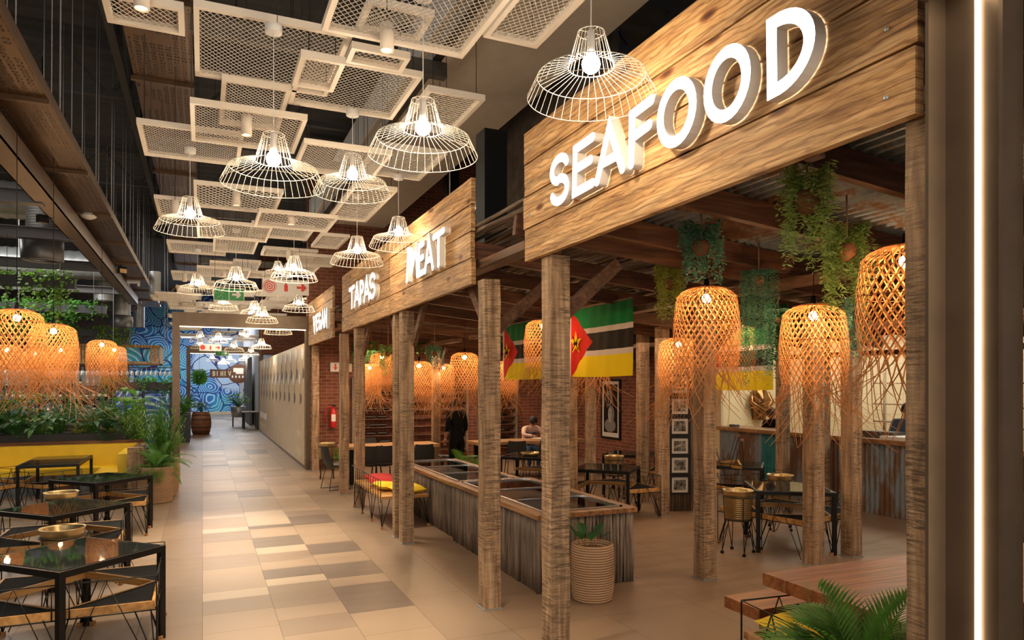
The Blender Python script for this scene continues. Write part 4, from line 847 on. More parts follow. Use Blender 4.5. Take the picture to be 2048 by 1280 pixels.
def trailing(label, loc, kind, drop, r, seed, mat, ball=.065, rope=.5, strands=46, grp=None):
    """hanging plant: rope, coir ball, trailing strands with leaflets"""
    t = thing('hanging_plant', label, 'hanging plant', loc, 0, grp); rd = random.Random(seed); m = MB()
    ca_ = math.atan2(-loc[1], -loc[0])
    for i in range(strands):
        a = 2 * pi * i / strands * 3.7 + rd.uniform(-.3, .3)
        if kind != 'string' and abs((a - ca_ + pi) % (2 * pi) - pi) < .75 and rd.random() < .85: continue
        d = drop * rd.uniform(.35, 1); ro = r * rd.uniform(.45, 1); pts = []; n = 14; up = rd.uniform(.08, .17) if kind != 'string' else .05
        for k in range(n + 1):
            s = k / n
            if s < .25: q = s / .25; x = ro * sin(q * pi / 2); z = ball * .5 + up * sin(q * pi * .6)
            else: q = (s - .25) / .75; x = ro + .02 * sin(q * 5 + i); z = ball * .5 + up * .95 - d * q
            pts.append(Vector((x * cos(a), x * sin(a), z)))
        step = {'fern': .021, 'round': .022, 'string': .016}[kind]; L = sum((pts[k + 1] - pts[k]).length for k in range(n)); c = int(L / step)
        for k in range(c):
            s = k / c * n; j = int(s); p = pts[j].lerp(pts[j + 1], s - j)
            for g in range(2):
                dr = Vector((rd.uniform(-1, 1), rd.uniform(-1, 1), rd.uniform(-.9, .25))).normalized()
                le = {'fern': .04, 'round': .026, 'string': .024}[kind] * rd.uniform(.7, 1.3); wd = {'fern': .014, 'round': .024, 'string': .009}[kind]
                e = p + dr * le; sv = dr.orthogonal().normalized() * wd * .5; mid = p + dr * le * .5
                m.add([p, mid - sv, e, mid + sv], [(0, 1, 2, 3)])
    m.build('trailing_leaves', mat, t)
    if ball > .03: b = MB(); b.ball((0, 0, 0), ball, 14); b.build('coir_ball', 'coir', t)
    MB().tube([(0, 0, ball * .9), (.004, 0, rope * .5), (0, 0, rope)], .006, 6).build('rope', 'rope', t); return t
for (u, v), t_, kind, dv, rr, mat, lb, ball in (
    ((1613, 403), .0026, 'fern', .5, .13, 'leaf_light', 'pale green fern trailing from a big coir ball, highest of the hanging plants', .068), ((1402, 495), .0035, 'round', .42, .14, 'leaf_teal', 'teal round-leaved plant trailing from a coir ball over a cane lamp', .062),
    ((1693, 503), .00325, 'fern', .62, .15, 'leaf_light', 'yellow-green fern trailing from a coir ball beside the big cane lamp', .065), ((1339, 568), .0047, 'fern', .5, .12, 'leaf_yellow', 'small yellow-green fern hanging next to the teal plant', .06),
    ((1517, 560), .0042, 'string', 1.0, .15, 'leaf_teal', 'long teal string-leaved plant hanging like a curtain on a rope', .05), ((1556, 640), .0052, 'fern', .75, .1, 'leaf_dark', 'dark green trailing plant behind the long teal one', .04),
    ((1710, 640), .0040, 'round', .5, .09, 'leaf_grey', 'grey green eucalyptus spray hanging behind the yellow-green fern', .03)):
    p = at(u, v, t_); trailing(lb, p, kind, dv, rr, int(u), mat, ball, zr(p.x) + .1 - p.z, 70 if kind != 'string' else 90, 'hanging plants of the SEAFOOD stall')
for (u, v, t_, kind, mat, d, lb) in ((716, 700, .0115, 'fern', 'leaf_dark', .5, 'dark fern hanging between the TAPAS posts'), (742, 690, .0112, 'string', 'leaf_mid', .55, 'green string plant hanging over the wine rack'), (776, 708, .0092, 'fern', 'leaf_light', .55, 'light green fern hanging in front of the pair of cane lamps'),
                                     (869, 708, .0098, 'round', 'leaf_teal', .5, 'teal plant hanging between two far cane lamps'), (800, 690, .0112, 'fern', 'leaf_dark', .4, 'dark fern behind the MEAT sign post'), (845, 694, .0118, 'fern', 'leaf_mid', .3, 'green fern over the cane lamp near the brick wall'),
                                     (992, 690, .0112, 'fern', 'leaf_dark', .35, 'dark fern hanging beside the SEAFOOD MEAT gap post'), (1130, 722, .0088, 'fern', 'leaf_dark', .6, 'dark fern hanging behind the thick SEAFOOD post')):
    p = at(u, v, t_); trailing(lb, p, kind, d, .16, int(u), mat, .05, zr(p.x) + .1 - p.z, 34, 'hanging plants of the rear stalls')
# vine planters over the dining side
def vines(x0, x1, Y, z, drop, seed, lb, mat):
    t = thing('vine_planter', lb, 'hanging planter', ((x0 + x1) / 2, Y, z), 0, 'hanging vine planters over the dining side'); hw = (x1 - x0) / 2; MB().b2(-hw, hw, -.15, .15, -.22, 0).build('trough', 'planter_black', t); m = MB(); rd = random.Random(seed)
    N = int(hw * 2 * 17)
    for i in range(N):
        x = rd.uniform(-hw, hw); y = rd.uniform(-.3, .3); d = drop * rd.uniform(.3, 1) * (.75 + .4 * sin(x * 2.3 + seed))
        for k in range(int(d * 34) + 12):
            q = Vector((x + rd.uniform(-.09, .09), y + rd.uniform(-.09, .09), rd.uniform(-d, .14) if k > 7 else rd.uniform(-.3, .16))); dr = Vector((rd.uniform(-1, 1), rd.uniform(-1, 1), rd.uniform(-1, .3))).normalized(); le = rd.uniform(.06, .11); sv = dr.orthogonal().normalized() * le * .38; mid = q + dr * le * .45
            m.add([q, mid - sv, q + dr * le, mid + sv], [(0, 1, 2, 3)])
    m.build('vine_leaves', mat, t)
    for xx in (-hw + .3, hw - .3): MB().tube([(xx, 0, 0), (xx, 0, 8.02 - z)], .006, 5).build('hanger_rod', 'cable', t)
vines(-9.5, -2.6, 18.3, 4.36, 1.0, 1, 'closest trough of green vines hanging under the dark cross beam', 'leaf_vine'); vines(-10.5, -2.5, 22.8, 4.2, .95, 2, 'second trough of vines behind the silver ducts', 'leaf_mid'); vines(-11.5, -2.3, 27.6, 3.85, .7, 3, 'lowest and furthest trough of vines just above the bar canopy', 'leaf_vine')

# ================================================================== DINING FURNITURE
def tri_chair():
    t = thing('triangle_chair', 'chair', 'chair'); a = .43; S_ = [Vector((-a, 0, 0)), Vector((a, 0, 0)), Vector((0, -a, 0))]; z = .43; h = .055
    ed = [(0, 1), (1, 2), (2, 0)]
    for i, j in ed:
        m = MB(); p, q = S_[i], S_[j]; dr = (q - p).normalized(); c = (S_[0] + S_[1] + S_[2]) / 3; mid = (p + q) / 2; inn = (c - mid).normalized(); o_ = inn * .012
        ln = (q - p).length; mt = Matrix((dr, inn, Vector((0, 0, 1)))).transposed(); m.box(mid + o_ + Vector((0, 0, z)), (ln - .02, .022, h), rot=mt); m.build('seat_rail', 'pale_frame_x', t)
    m = MB(); N = 7; vs = []; idx = {}
    cc = (S_[0] + S_[1] + S_[2]) / 3; sh = [cc + (p - cc) * .9 for p in S_]
    for i in range(N + 1):
        for j in range(N + 1 - i):
            u, v = i / N, j / N; w = 1 - u - v; p = sh[0] * u + sh[1] * v + sh[2] * w; e = min(u, v, w) * 3; idx[i, j] = len(vs); vs.append((p.x, p.y, z + .028 - .03 * e))
    fs = []
    for i in range(N):
        for j in range(N - i):
            fs.append((idx[i, j], idx[i + 1, j], idx[i, j + 1]))
            if j < N - i - 1: fs.append((idx[i + 1, j], idx[i + 1, j + 1], idx[i, j + 1]))
    m.smooth = True; m.add(vs, fs); m.build('seat_sling', 'black_fabric', t)
    r = .005; zt = .64
    for k, (i, j) in enumerate(((0, 2), (1, 2))):   # backrest wires on the two outer sides
        p, q = S_[i] * 1.04, S_[j] * 1.04; m = MB(); mid = (p + q) / 2; up = lambda v, zz: Vector((v.x, v.y, zz))
        m.tube([up(p, .4), up(p, zt), up(q, zt), up(q, .02)], r, 6); m.tube([up(p.lerp(q, .12), .02), up(mid, zt), up(p.lerp(q, .93), .02)], r, 6); m.tube([up(p, .4), up(q, .4)], r, 6)
        m.build('wire_side', 'black_metal', t)
    for i, p in enumerate(S_):
        c = (S_[0] + S_[1] + S_[2]) / 3; o = (c - p).normalized(); n_ = Vector((-o.y, o.x, 0)); f = p * 1.02; m = MB()
        for s in (-1, 1): m.tube([Vector((p.x, p.y, .41)) + o * .12 + n_ * s * .07, Vector((f.x, f.y, .02))], r, 6)
        m.build('leg', 'black_metal', t); mb = MB(); mb.box((f.x, f.y, .016), (.035, .035, .032), .3); mb.build('foot_block', 'counter_wood', t)
    return t
def glass_table(w, d, lb, loc, rz):
    t = thing('glass_top_table', lb, 'table', loc, rz, 'black metal tables with glass tops'); h = .73; q = .045
    for sx in (-1, 1):
        for sy in (-1, 1): MB().b2(sx * (w / 2 - q / 2) - q / 2, sx * (w / 2 - q / 2) + q / 2, sy * (d / 2 - q / 2) - q / 2, sy * (d / 2 - q / 2) + q / 2, 0, h - q).build('leg', 'black_metal', t)
    m = MB(); m.b2(-w / 2, w / 2, -d / 2, -d / 2 + q, h - q, h).b2(-w / 2, w / 2, d / 2 - q, d / 2, h - q, h).b2(-w / 2, -w / 2 + q, -d / 2 + q, d / 2 - q, h - q, h).b2(w / 2 - q, w / 2, -d / 2 + q, d / 2 - q, h - q, h); m.build('frame', 'black_metal', t)
    MB().b2(-w / 2 + q * .6, w / 2 - q * .6, -d / 2 + q * .6, d / 2 - q * .6, h - .004, h + .004).build('glass_top', 'glass_top', t); return t
proto_chair = tri_chair(); nch = [0]
def chair(x, y, rz, lb, g): o = first_or_dup(proto_chair, nch[0], loc=(x, y, 0), rz=rz, label=lb, group=g); nch[0] += 1; return o
TB = [(-.88, 6.15, 45, .87, .87, 'glass top table closest to the camera reflecting the cane lamps', 'foremost reflecting glass table', (0, 1, 2, 3)),
      (-1.32, 8.52, 45, .87, .87, 'second glass top table on the dining side with plants reflected in it', 'second glass table on the dining side', (0, 1, 2, 3)),
      (-1.25, 10.95, 45, .87, .87, 'third glass top table before the yellow bench', 'third glass table by the woven planters', (0, 1, 2, 3)),
      (-2.22, 13.75, 0, .85, 1.5, 'long glass top table standing against the yellow bench', 'long glass table at the yellow bench', (0, 3)),
      (5.65, 9.2, 45, .87, .87, 'glass top table behind the glass counters inside the stall', 'glass table behind the counters', (0, 1, 2)),
      (6.63, 6.55, -33, .9, .9, 'glass top table behind the broad inner post', 'glass table behind the broad inner post', (0, 1, 2, 3)),
      (7.75, 8.75, 45, .85, .85, 'glass top table in front of the teal corrugated panel', 'glass table by the teal panel', (0, 3)),
      (5.35, 11.3, 45, .85, .85, 'dark glass table with a brass bowl behind the far glass counter', 'dark table with the brass bowl', (0, 1)), (7.2, 10.9, 45, .85, .85, 'far glass table below the portrait', 'far glass table below the portrait', (0, 1))]
sides = ['facing the walkway', 'on the far side', 'on the side away from the walkway', 'on the camera side']
for (x, y, a, w, d, lb, gn, ks) in TB:
    glass_table(w, d, lb, (x, y, 0), R(a))
    for k in ks:
        ang = R(a) + k * pi / 2 + (0 if a != 45 else 0); n_ = Vector((sin(-ang), -cos(-ang), 0)); n_ = Vector((sin(ang), -cos(ang), 0)); dd = (d if k % 2 == 0 else w) / 2 - .06
        ax_, ay_ = n_.x, n_.y; far_ = 'far' if ay_ > .2 else 'near'; wk = ('walkway' if (ax_ > 0) == (x < 0) else 'inner'); sd_ = 'near end' if a == 0 and k == 0 else 'outer end' if a == 0 else '%s %s side' % (far_, wk)
        chair(x + n_.x * dd, y + n_.y * dd, ang, 'wire chair at the %s of the %s' % (sd_, gn), 'triangular wire chairs with wooden seat rails')
# extra chairs
chair(-3.05, 12.9, .2, 'triangular wire chair at the picture edge before the yellow bench', 'triangular wire chairs with wooden seat rails')
o = chair(7.7, 8.8, .9, 'triangular wire chair turned upside down on a glass table', 'triangular wire chairs with wooden seat rails'); o.rotation_euler = (pi, 0, .9); o.location = (7.72, 8.6, 1.17)
# brass buckets on wire stands
def bucket():
    t = thing('bucket_stand', 'brass bucket', 'bucket stand'); pr = [(.001, 0), (.15, 0)]
    for i in range(12): z = .02 + i * .024; pr += [(.146 + .001 * i, z), (.156 + .001 * i, z + .012)]
    pr += [(.175, .34), (.182, .345), (.175, .35), (.165, .335), (.15, .02), (.001, .02)]; m = MB(); m.lathe(pr, 30, (0, 0, .4)); m.build('brass_bucket', 'brass', t)
    MB().ring((0, 0, .67), .175, .005, 30, 5).build('stand_ring', 'black_metal', t); MB().ring((0, 0, .4), .155, .005, 30, 5).build('stand_ring', 'black_metal', t)
    for i in range(4):
        a = pi / 4 + i * pi / 2; c, s = cos(a), sin(a); m = MB(); m.tube([(.177 * c, .177 * s, .67), (.16 * c, .16 * s, .4), (.19 * c, .19 * s, .03)], .005, 5); b = a + .5; m.tube([(.16 * cos(b), .16 * sin(b), .4), (.19 * c, .19 * s, .03)], .005, 5); m.build('leg', 'black_metal', t)
        m = MB(); m.box((.19 * c, .19 * s, .015), (.03, .03, .03)); m.build('foot_block', 'black_metal', t)
    return t
bk = bucket()
for i, (x, y, lb) in enumerate(((-1.12, 7.18, 'brass bucket on a wire stand behind the foremost glass table'), (-1.5, 9.55, 'brass bucket on a wire stand behind the second glass table'), (5.8, 6.5, 'brass bucket on a black wire stand next to the broad inner post'), (2.42, 15.2, 'brass bucket on a stand by the end of the hoarding'), (7.3, 7.35, 'brass bucket partly hidden by the paired inner posts'), (5.5, 10.55, 'brass bucket behind the thick SEAFOOD post'), (6.6, 10.5, 'brass bucket before the portrait wall'))):
    first_or_dup(bk, i, loc=(x, y, 0), rz=i, label=lb, group='brass buckets on wire stands')
t = thing('brass_bowl', 'wide shallow brass bowl on the dark table', 'bowl', (5.3, 11.2, .735)); MB().lathe([(.001, 0), (.13, 0), (.16, .06), (.165, .06), (.14, .01), (.001, .01)], 28).build('bowl_body', 'brass', t)
# wire bench with cushions
t = thing('wire_bench', 'long wire bench with wooden seat between the TAPAS and MEAT posts', 'bench', (2.58, 10.45, 0))
MB().b2(-.33, .33, -.95, .95, .41, .45).build('seat_board', 'pale_frame_x', t)
m = MB(); r = .006
m.tube([(-.36, -1.0, .38), (-.36, -1.0, .68), (-.36, 1.0, .68), (-.36, 1.0, .38)], r, 6)
for i in range(14): y = -1 + i * 2 / 13.; m.tube([(-.36, y, .68), (-.36, y, .42)], r * .8, 5)
m.build('wire_back', 'black_metal', t)
m = MB(); m.tube([(-.36, 1.0, .68), (.34, 1.0, .68), (.34, 1.0, .4)], r, 6)
for i in range(5): m.tube([(-.3 + i * .14, 1, .68), (-.3 + i * .14, 1, .4)], r * .8, 5)
m.build('wire_end', 'black_metal', t)
m = MB(); m.tube([(.34, -1.0, .4), (.34, -1.0, .66), (.34, -.2, .66)], r, 6); m.build('wire_arm', 'black_metal', t)
for lx, ly in ((-.33, -.95), (.33, -.95), (-.33, -.32), (-.33, .32), (-.33, .95), (.33, .95)):
    m = MB()
    for ox, oy in ((-.02, .16), (.02, -.16) if abs(ly) < .9 else (.12 * (1 if lx < 0 else -1), .03)): m.tube([(lx + ox, ly + (oy if ly < .9 else -oy), .41), (lx, ly, .03)], r, 5)
    m.tube([(lx, ly, .41), (lx, ly, .03)], r, 5); m.build('leg', 'black_metal', t); MB().box((lx, ly, .02), (.035, .035, .04)).build('foot_block', 'counter_wood', t)
def cushion(loc, rot, mat, lb, s=(.42, .42, .11)):
    m = MB(); N = 12; vs = []; m.smooth = True
    for sg in (1, -1):
        for i in range(N + 1):
            for j in range(N + 1):
                x = i / N * 2 - 1; y = j / N * 2 - 1; e = (max(0, 1 - x ** 4) * max(0, 1 - y ** 4)) ** .5; k = 1 - .06 * (1 - abs(x)) * (abs(y)) ; vs.append((x * s[0] / 2 * (1 - .06 * (1 - y * y)), y * s[1] / 2 * (1 - .06 * (1 - x * x)), sg * s[2] / 2 * e))
    n1 = (N + 1) ** 2
    for b in (0, n1):
        m.add([], []); 
    fs = []
    for b, fl in ((0, 0), (n1, 1)):
        for i in range(N):
            for j in range(N):
                q = b + i * (N + 1) + j; f = (q, q + N + 1, q + N + 2, q + 1); fs.append(f[::-1] if fl else f)
    m.add(vs, fs); o = m.build('cushion', mat); o.location = loc; o.rotation_euler = rot; tag(o, lb, 'cushion'); return o
cushion((2.6, 11.1, .51), (.0, .0, .2), 'red_fabric', 'red cushion at the far end of the wire bench'); cushion((2.52, 10.62, .53), (.12, .1, -.15), 'red_fabric', 'red cushion next to the yellow ones on the wire bench')
cushion((2.5, 10.12, .51), (.0, .12, .1), 'yellow_fabric', 'yellow cushion on the wire bench touching the red one'); cushion((2.66, 9.72, .52), (.1, -.05, .25), 'yellow_fabric', 'yellow cushion at the near end of the wire bench')

# ---- glass display counters clad in laths
def counter(x0, x1, y0, y1, h, lb, seed):
    t = thing('display_counter', lb, 'counter', ((x0 + x1) / 2, (y0 + y1) / 2, 0), 0, 'glass display counters clad in thin laths'); hx = (x1 - x0) / 2; hy = (y1 - y0) / 2; rd = random.Random(seed)
    MB().b2(-hx + .07, hx - .07, -hy + .07, hy - .07, 0, h - .28).build('carcass', 'black_metal', t); m = MB()
    def pole(x, y):
        r = rd.uniform(.014, .026); m.tube([(x + rd.uniform(-.006, .006), y + rd.uniform(-.006, .006), z) for z in (0.0, h * .33, h * .66, h - .045)], [r * rd.uniform(.85, 1.1) for _ in range(4)], 7)
    y = -hy + .04
    while y < hy - .02: pole(-hx + .045, y); pole(hx - .045, y); y += rd.uniform(.036, .046)
    x = -hx + .04
    while x < hx - .02: pole(x, -hy + .045); pole(x, hy - .045); x += rd.uniform(.036, .046)
    tag(m.build('lath_cladding', 'lath', t), None, None, kind='stuff')
    for a in ((-hx, -hx + .11, -hy, hy), (hx - .11, hx, -hy, hy), (-hx + .11, hx - .11, -hy, -hy + .11), (-hx + .11, hx - .11, hy - .11, hy)): MB().b2(a[0], a[1], a[2], a[3], h - .045, h).build('top_rail', 'counter_wood', t)
    m = MB(); q = .03; a, b = hx - .11, hy - .11
    m.b2(-a, a, -b, -b + q, h - .03, h + .012).b2(-a, a, b - q, b, h - .03, h + .012).b2(-a, -a + q, -b, b, h - .03, h + .012).b2(a - q, a, -b, b, h - .03, h + .012)
    for k in (-.33, .33): m.b2(-a, a, k * b * 1.0 - .012, k * b * 1.0 + .012, h - .02, h + .006)
    m.build('sliding_frame', 'steel_shiny', t)
    MB().add([(-a + q, -b + q, h - .004), (a - q, -b + q, h - .004), (a - q, b - q, h - .004), (-a + q, b - q, h - .004)], [(0, 1, 2, 3)]).build('glass_lid', 'glass_clear', t); MB().b2(-a, a, -b, b, h - .13, h - .11).build('display_tray', 'plaster_white', t); return t
counter(2.9, 4.03, 5.97, 8.5, .75, 'glass topped display counter with lath cladding closest to the basket planter', 1); counter(2.95, 3.98, 8.56, 11.4, .72, 'second glass topped display counter behind the first toward the wine rack', 2)

# ---- woven basket planters
def basket_pot(lb, loc, r, h, mat='basket', grp=None):
    t = thing('basket_planter', lb, 'planter', loc, 0, grp); pr = [(.001, 0), (r * .86, 0)]; n = 22
    for i in range(n): z = h * i / n; k = r * (.9 + .12 * sin(pi * (i / n) * .9)); pr += [(k, z), (k + .006, z + h / n * .5)]
    pr += [(r * .95, h), (r * .9, h + .005), (r * .86, h - .03), (r * .84, h - .06)]; m = MB(); m.lathe(pr, 32); m.build('basket', mat, t); MB().lathe([(.001, h - .07), (r * .86, h - .07)], 24).build('soil', 'soil', t)
    return t
t = basket_pot('round pale woven basket planter in front of the glass counter', (3.32, 5.66, 0), .2, .52)
m = MB(); st = MB(); rd = random.Random(4)
for a, l, ri in ((2.8, .25, 1.0), (3.6, .22, .6), (.3, .2, .9), (5.5, .17, .5), (1.5, .2, .8), (4.4, .16, 1.1)):
    q = Vector((.02 * cos(a), .02 * sin(a), .45)); e = q + Vector((cos(a) * .09, sin(a) * .09, .12)); st.tube([q, e], .005, 5); broad_leaf(m, e, (cos(a) * .5, sin(a) * .5, ri), l, l * .55)
p_ = thing('potted_ficus', 'small dark broad-leaved plant growing in the pale basket', 'plant', (3.28, 5.66, 0)); m.build('leaves', 'leaf_dark', p_); st.build('stems', 'counter_wood', p_)
LP = [(-.72, 13.3, .27, .6, 'woven basket planter with a palm closest on the dining side'), (-.68, 13.95, .27, .6, 'second woven basket planter behind the first on the dining side'), (-.66, 14.6, .27, .62, 'third woven basket planter beside the wooden bench end')]
for i, (x, y, r, h, lb) in enumerate(LP): basket_pot(lb, (x, y, 0), r, h, 'basket_tan', 'woven basket planters by the yellow bench')
palm('potted_palm', 'low spreading palm in the closest dining basket', (-.72, 13.3, .5), 20, .5, 5, ll=.2, nl=20, arch=2.0, rise=(.4, 1.35), lw=.012); palm('potted_palm', 'palm in the second dining basket', (-.68, 13.95, .5), 16, .6, 6, ll=.2, arch=1.6, lw=.012)
bush('bamboo_bush', 'tall bushy bamboo by the end of the yellow bench', (-.68, 14.6, .5), 'fine', 1.45, .42, 8, 'leaf_vine', n=120, cat='bush')
bush('bamboo_bush', 'second tall bamboo bush behind the bench end', (-1.15, 15.55, .8), 'fine', 1.15, .4, 9, 'leaf_light', n=70, cat='bush')

# ---- yellow bench with black planter behind
t = thing('banquette', 'yellow upholstered banquette across the dining side', 'bench', (-5.2, 15.1, 0))
MB().b2(-5, 4.1, -.25, .3, .0, .36).build('corrugated_base', 'corrugated_iron', t)
for i, (a, b) in enumerate(((-5, -3.4), (-3.38, -1.3), (-1.28, 1.2), (1.22, 4.08))):
    m = MB(); m.b2(a, b, .18, .32, .45, .86); m.build('back_cushion', 'yellow_vinyl', t); m = MB(); m.b2(a, b, -.3, .18, .36, .47); m.build('seat_cushion', 'yellow_vinyl', t)
MB().b2(-5, 4.15, .3, .42, .84, .92).build('cap_rail', 'cap_wood', t)
m = MB(); m.b2(3.85, 4.02, -1.2, .15, .45, .78); m.build('side_cushion', 'yellow_vinyl', t); m = MB(); m.b2(3.5, 3.86, -1.2, -.3, .36, .47); m.build('side_seat', 'yellow_vinyl', t)
MB().b2(3.5, 4.05, -1.2, -.3, 0, .36).build('side_base', 'beam_wood_y', t); MB().b2(4.05, 4.2, -1.25, .3, 0, .86).build('end_panel', 'beam_wood_y', t)
MB().b2(4.02, 4.26, -1.45, -1.25, 0, .9).build('end_post', 'post_wood', t)
t = thing('planter_box', 'long black planter box behind the yellow banquette', 'planter', (-5.2, 15.9, 0)); MB().b2(-6, 4.1, -.35, .35, .0, 1.05).build('box', 'planter_black', t); MB().b2(-5.95, 4.05, -.32, .32, 1.0, 1.03).build('soil', 'soil', t)
t = thing('planter_box', 'second taller black planter further back on the dining side', 'planter', (-6, 17.4, 0)); MB().b2(-6, 3.9, -.35, .35, .0, 1.15).build('box', 'planter_black', t); MB().b2(-5.95, 3.85, -.32, .32, 1.1, 1.13).build('soil', 'soil', t)
rd = random.Random(21); kinds = [('broad', 'leaf_dark', .75, 'dark broad-leaved plant'), ('big', 'leaf_mid', .8, 'large-leaved green plant'), ('spiky', 'leaf_yellow', .45, 'small striped spiky plant'), ('broad', 'leaf_mid', .8, 'green bushy plant'), ('spiky', 'leaf_dark', .75, 'dark spiky plant'), ('fine', 'leaf_grey', .85, 'grey green feathery plant'), ('broad', 'leaf_teal', .85, 'blue green leafy plant')]
seen = {}
for row, (Y, x0, n, zz, hk) in enumerate(((15.75, -6.6, 17, 1.02, .9), (16.1, -6.3, 14, 1.02, 1.15), (17.4, -7.4, 13, 1.12, 1.1))):
    for i in range(n):
        x = x0 + i * (5.3 / n if row < 2 else 5.2 / n) + rd.uniform(-.06, .06); k = kinds[(i * 3 + row * 2 + (i // 5)) % 7]
        key_ = (k[3], row); seen[key_] = seen.get(key_, -1) + 1
        lb = '%s, %s from the picture edge in the %s' % (k[3], nth(seen[key_]), ('front planter row', 'rear planter row', 'second planter')[row])
        if row == 0: k = (k[0], k[1], k[2] * .75, k[3])
        if k[0] == 'big' and row == 0: k = ('broad',) + k[1:]
        bush('planter_plant', lb, (x, Y, zz), k[0], k[2] * hk, .26, i * 7 + row, k[1], grp='plants growing in the black planters', n=30 if k[0] != 'fine' else 34)
for i, (x, y, z, L) in enumerate(((-5.6, 15.9, 1.0, .9), (-3.4, 15.95, 1.0, .85), (-1.8, 15.9, 1.0, .8))): palm('planter_palm', ('palm rising from the planter below the big cane lamps', 'palm in the middle of the black planter', 'palm near the end of the black planter')[i], (x, y, z), 12, L, 30 + i, mat='leaf_dark', ll=.28, arch=1.9)

# ================================================================== INSIDE THE STALLS
def long_table(x0, x1, y0, y1, z, lb, wavy=.03, mat='live_edge', th=.06, seed=0):
    t = thing('long_wooden_table', lb, 'table', ((x0 + x1) / 2, (y0 + y1) / 2, 0)); hx = (x1 - x0) / 2; hy = (y1 - y0) / 2; rd = random.Random(seed); m = MB(); n = 16; vs = []
    for i in range(n + 1):
        x = -hx + 2 * hx * i / n; a = -hy + wavy * sin(i * .9 + seed); b = hy + wavy * sin(i * .7 + 1 + seed)
        vs += [(x, a, z - th), (x, b, z - th), (x, b, z), (x, a, z)]
    m.add(vs, [(4 * i + k, 4 * i + (k + 1) % 4, 4 * i + 4 + (k + 1) % 4, 4 * i + 4 + k) for i in range(n) for k in range(4)] + [(0, 1, 2, 3), (4 * n + 3, 4 * n + 2, 4 * n + 1, 4 * n)]); m.build('tabletop', mat, t)
    for sx in (-1, 1):
        for sy in (-1, 1): MB().b2(sx * hx * .85 - .04, sx * hx * .85 + .04, sy * hy * .7 - .04, sy * hy * .7 + .04, 0, z - th).build('leg', 'black_metal', t)
    return t
long_table(2.55, 4.5, 13.85, 14.65, .76, 'long live-edge wooden table in front of the wine rack'); long_table(5.3, 7.9, 13.75, 14.5, .76, 'second long wooden table where a person sits writing', seed=3)
def shell_chair():
    t = thing('shell_chair', 'black shell chair', 'chair'); m = MB(); m.smooth = True; prof = [(.24, .455), (.2, .44), (0, .42), (-.14, .43), (-.2, .48), (-.24, .6), (-.28, .82)]; W_ = [.21, .22, .23, .22, .215, .21, .18]; vs = []; K = 8
    for (y, z), w in zip(prof, W_):
        for k in range(K + 1): s = k / K * 2 - 1; vs.append((w * s, y + (.05 * s * s if z > .45 and y < 0 else 0), z + .045 * s * s * (1 if z < .5 else .2)))
    for off in (0, .012): m.add([(a, b, c - off) for a, b, c in vs], [(i * (K + 1) + k, i * (K + 1) + k + 1, (i + 1) * (K + 1) + k + 1, (i + 1) * (K + 1) + k) for i in range(len(prof) - 1) for k in range(K)])
    m.build('seat_shell', 'black_shell', t); 
    for s in (-1, 1): m = MB(); m.tube([(s * .17, .15, .42), (s * .21, .2, .012), (s * .21, -.22, .012), (s * .17, -.14, .42)], .009, 6); m.build('sled_leg', 'black_metal', t)
    m = MB(); m.tube([(-.21, .2, .012), (.21, .2, .012)], .009, 6); m.build('stretcher', 'black_metal', t); return t
sc = shell_chair()
for i, (x, y, rz, lb) in enumerate(((2.33, 13.55, -1.35, 'black shell chair at the walkway end of the long live-edge table'), (2.95, 13.45, .1, 'black shell chair half hidden between two TAPAS posts'), (3.2, 13.42, 0, 'black shell chair with its back to the camera at the live-edge table'), (3.95, 13.42, .05, 'black shell chair at the live-edge table beside the MEAT post'), (3.3, 15.05, pi, 'black shell chair on the wine rack side of the live-edge table'), (4.85, 14.2, 1.6, 'black shell chair at the inner end of the live-edge table'),
                                   (6.0, 13.4, -.25, 'black shell chair turned slightly at the table of the writing person'), (6.6, 13.35, .1, 'black shell chair opposite the writing person'))):
    first_or_dup(sc, i, loc=(x, y, 0), rz=rz, label=lb, group='black shell chairs at the long tables')
# wine racks with lying bottles
def bottle_lying(mat='bottle_dark'):
    t = thing('wine_bottle', 'dark wine bottle', 'bottle'); m = MB(); pr = [(.001, -.15), (.036, -.15), (.038, -.14), (.038, .04), (.014, .09), (.014, .15), (.001, .15)]; m.smooth = True
    n = 10; vs = []
    for r, z in pr:
        for k in range(n): vs.append((z, r * cos(2 * pi * k / n), r * sin(2 * pi * k / n)))
    m.add(vs, [(i * n + k, i * n + (k + 1) % n, (i + 1) * n + (k + 1) % n, (i + 1) * n + k) for i in range(len(pr) - 1) for k in range(n)]); m.build('glass_body', mat, t); return t
wb = bottle_lying(); nb = 0; rd = random.Random(9)
for rx0, rx1, lb, bt, tg in ((3.35, 4.45, 'wooden wine rack of lying bottles on the brick wall behind the live-edge table', True, 'wine rack by the live-edge table'), (4.6, 6.3, 'wall of empty wooden ledges on the brick between the two racks', False, ''), (6.65, 7.7, 'wooden wine rack behind the writing person', True, 'wine rack behind the writing person')):
    t = thing('wine_rack', lb, 'rack', ((rx0 + rx1) / 2, 17.2, 0)); hw = (rx1 - rx0) / 2
    for k in range(9): MB().b2(-hw, hw, -.09, .095, .3 + k * .205, .325 + k * .205).build('shelf', 'beam_wood_x', t)
    for s in (-hw, hw): MB().b2(s - .03, s + .03, -.1, .095, .25, 2.15).build('upright', 'lath', t)
    if bt:
        for k in range(8):
            for j in range(3):
                if rd.random() < .1: continue
                first_or_dup(wb, nb, loc=((rx0 + .2 + j * (rx1 - rx0 - .35) / 2.6) + rd.uniform(-.03, .03), 17.19, .364 + k * .205), rz=pi if rd.random() < .3 else 0, label='wine bottle, %s of %s shelf up, %s' % (('walkway end', 'middle', 'inner end')[j], nth(k), tg), group='bottles lying in the ' + tg); nb += 1
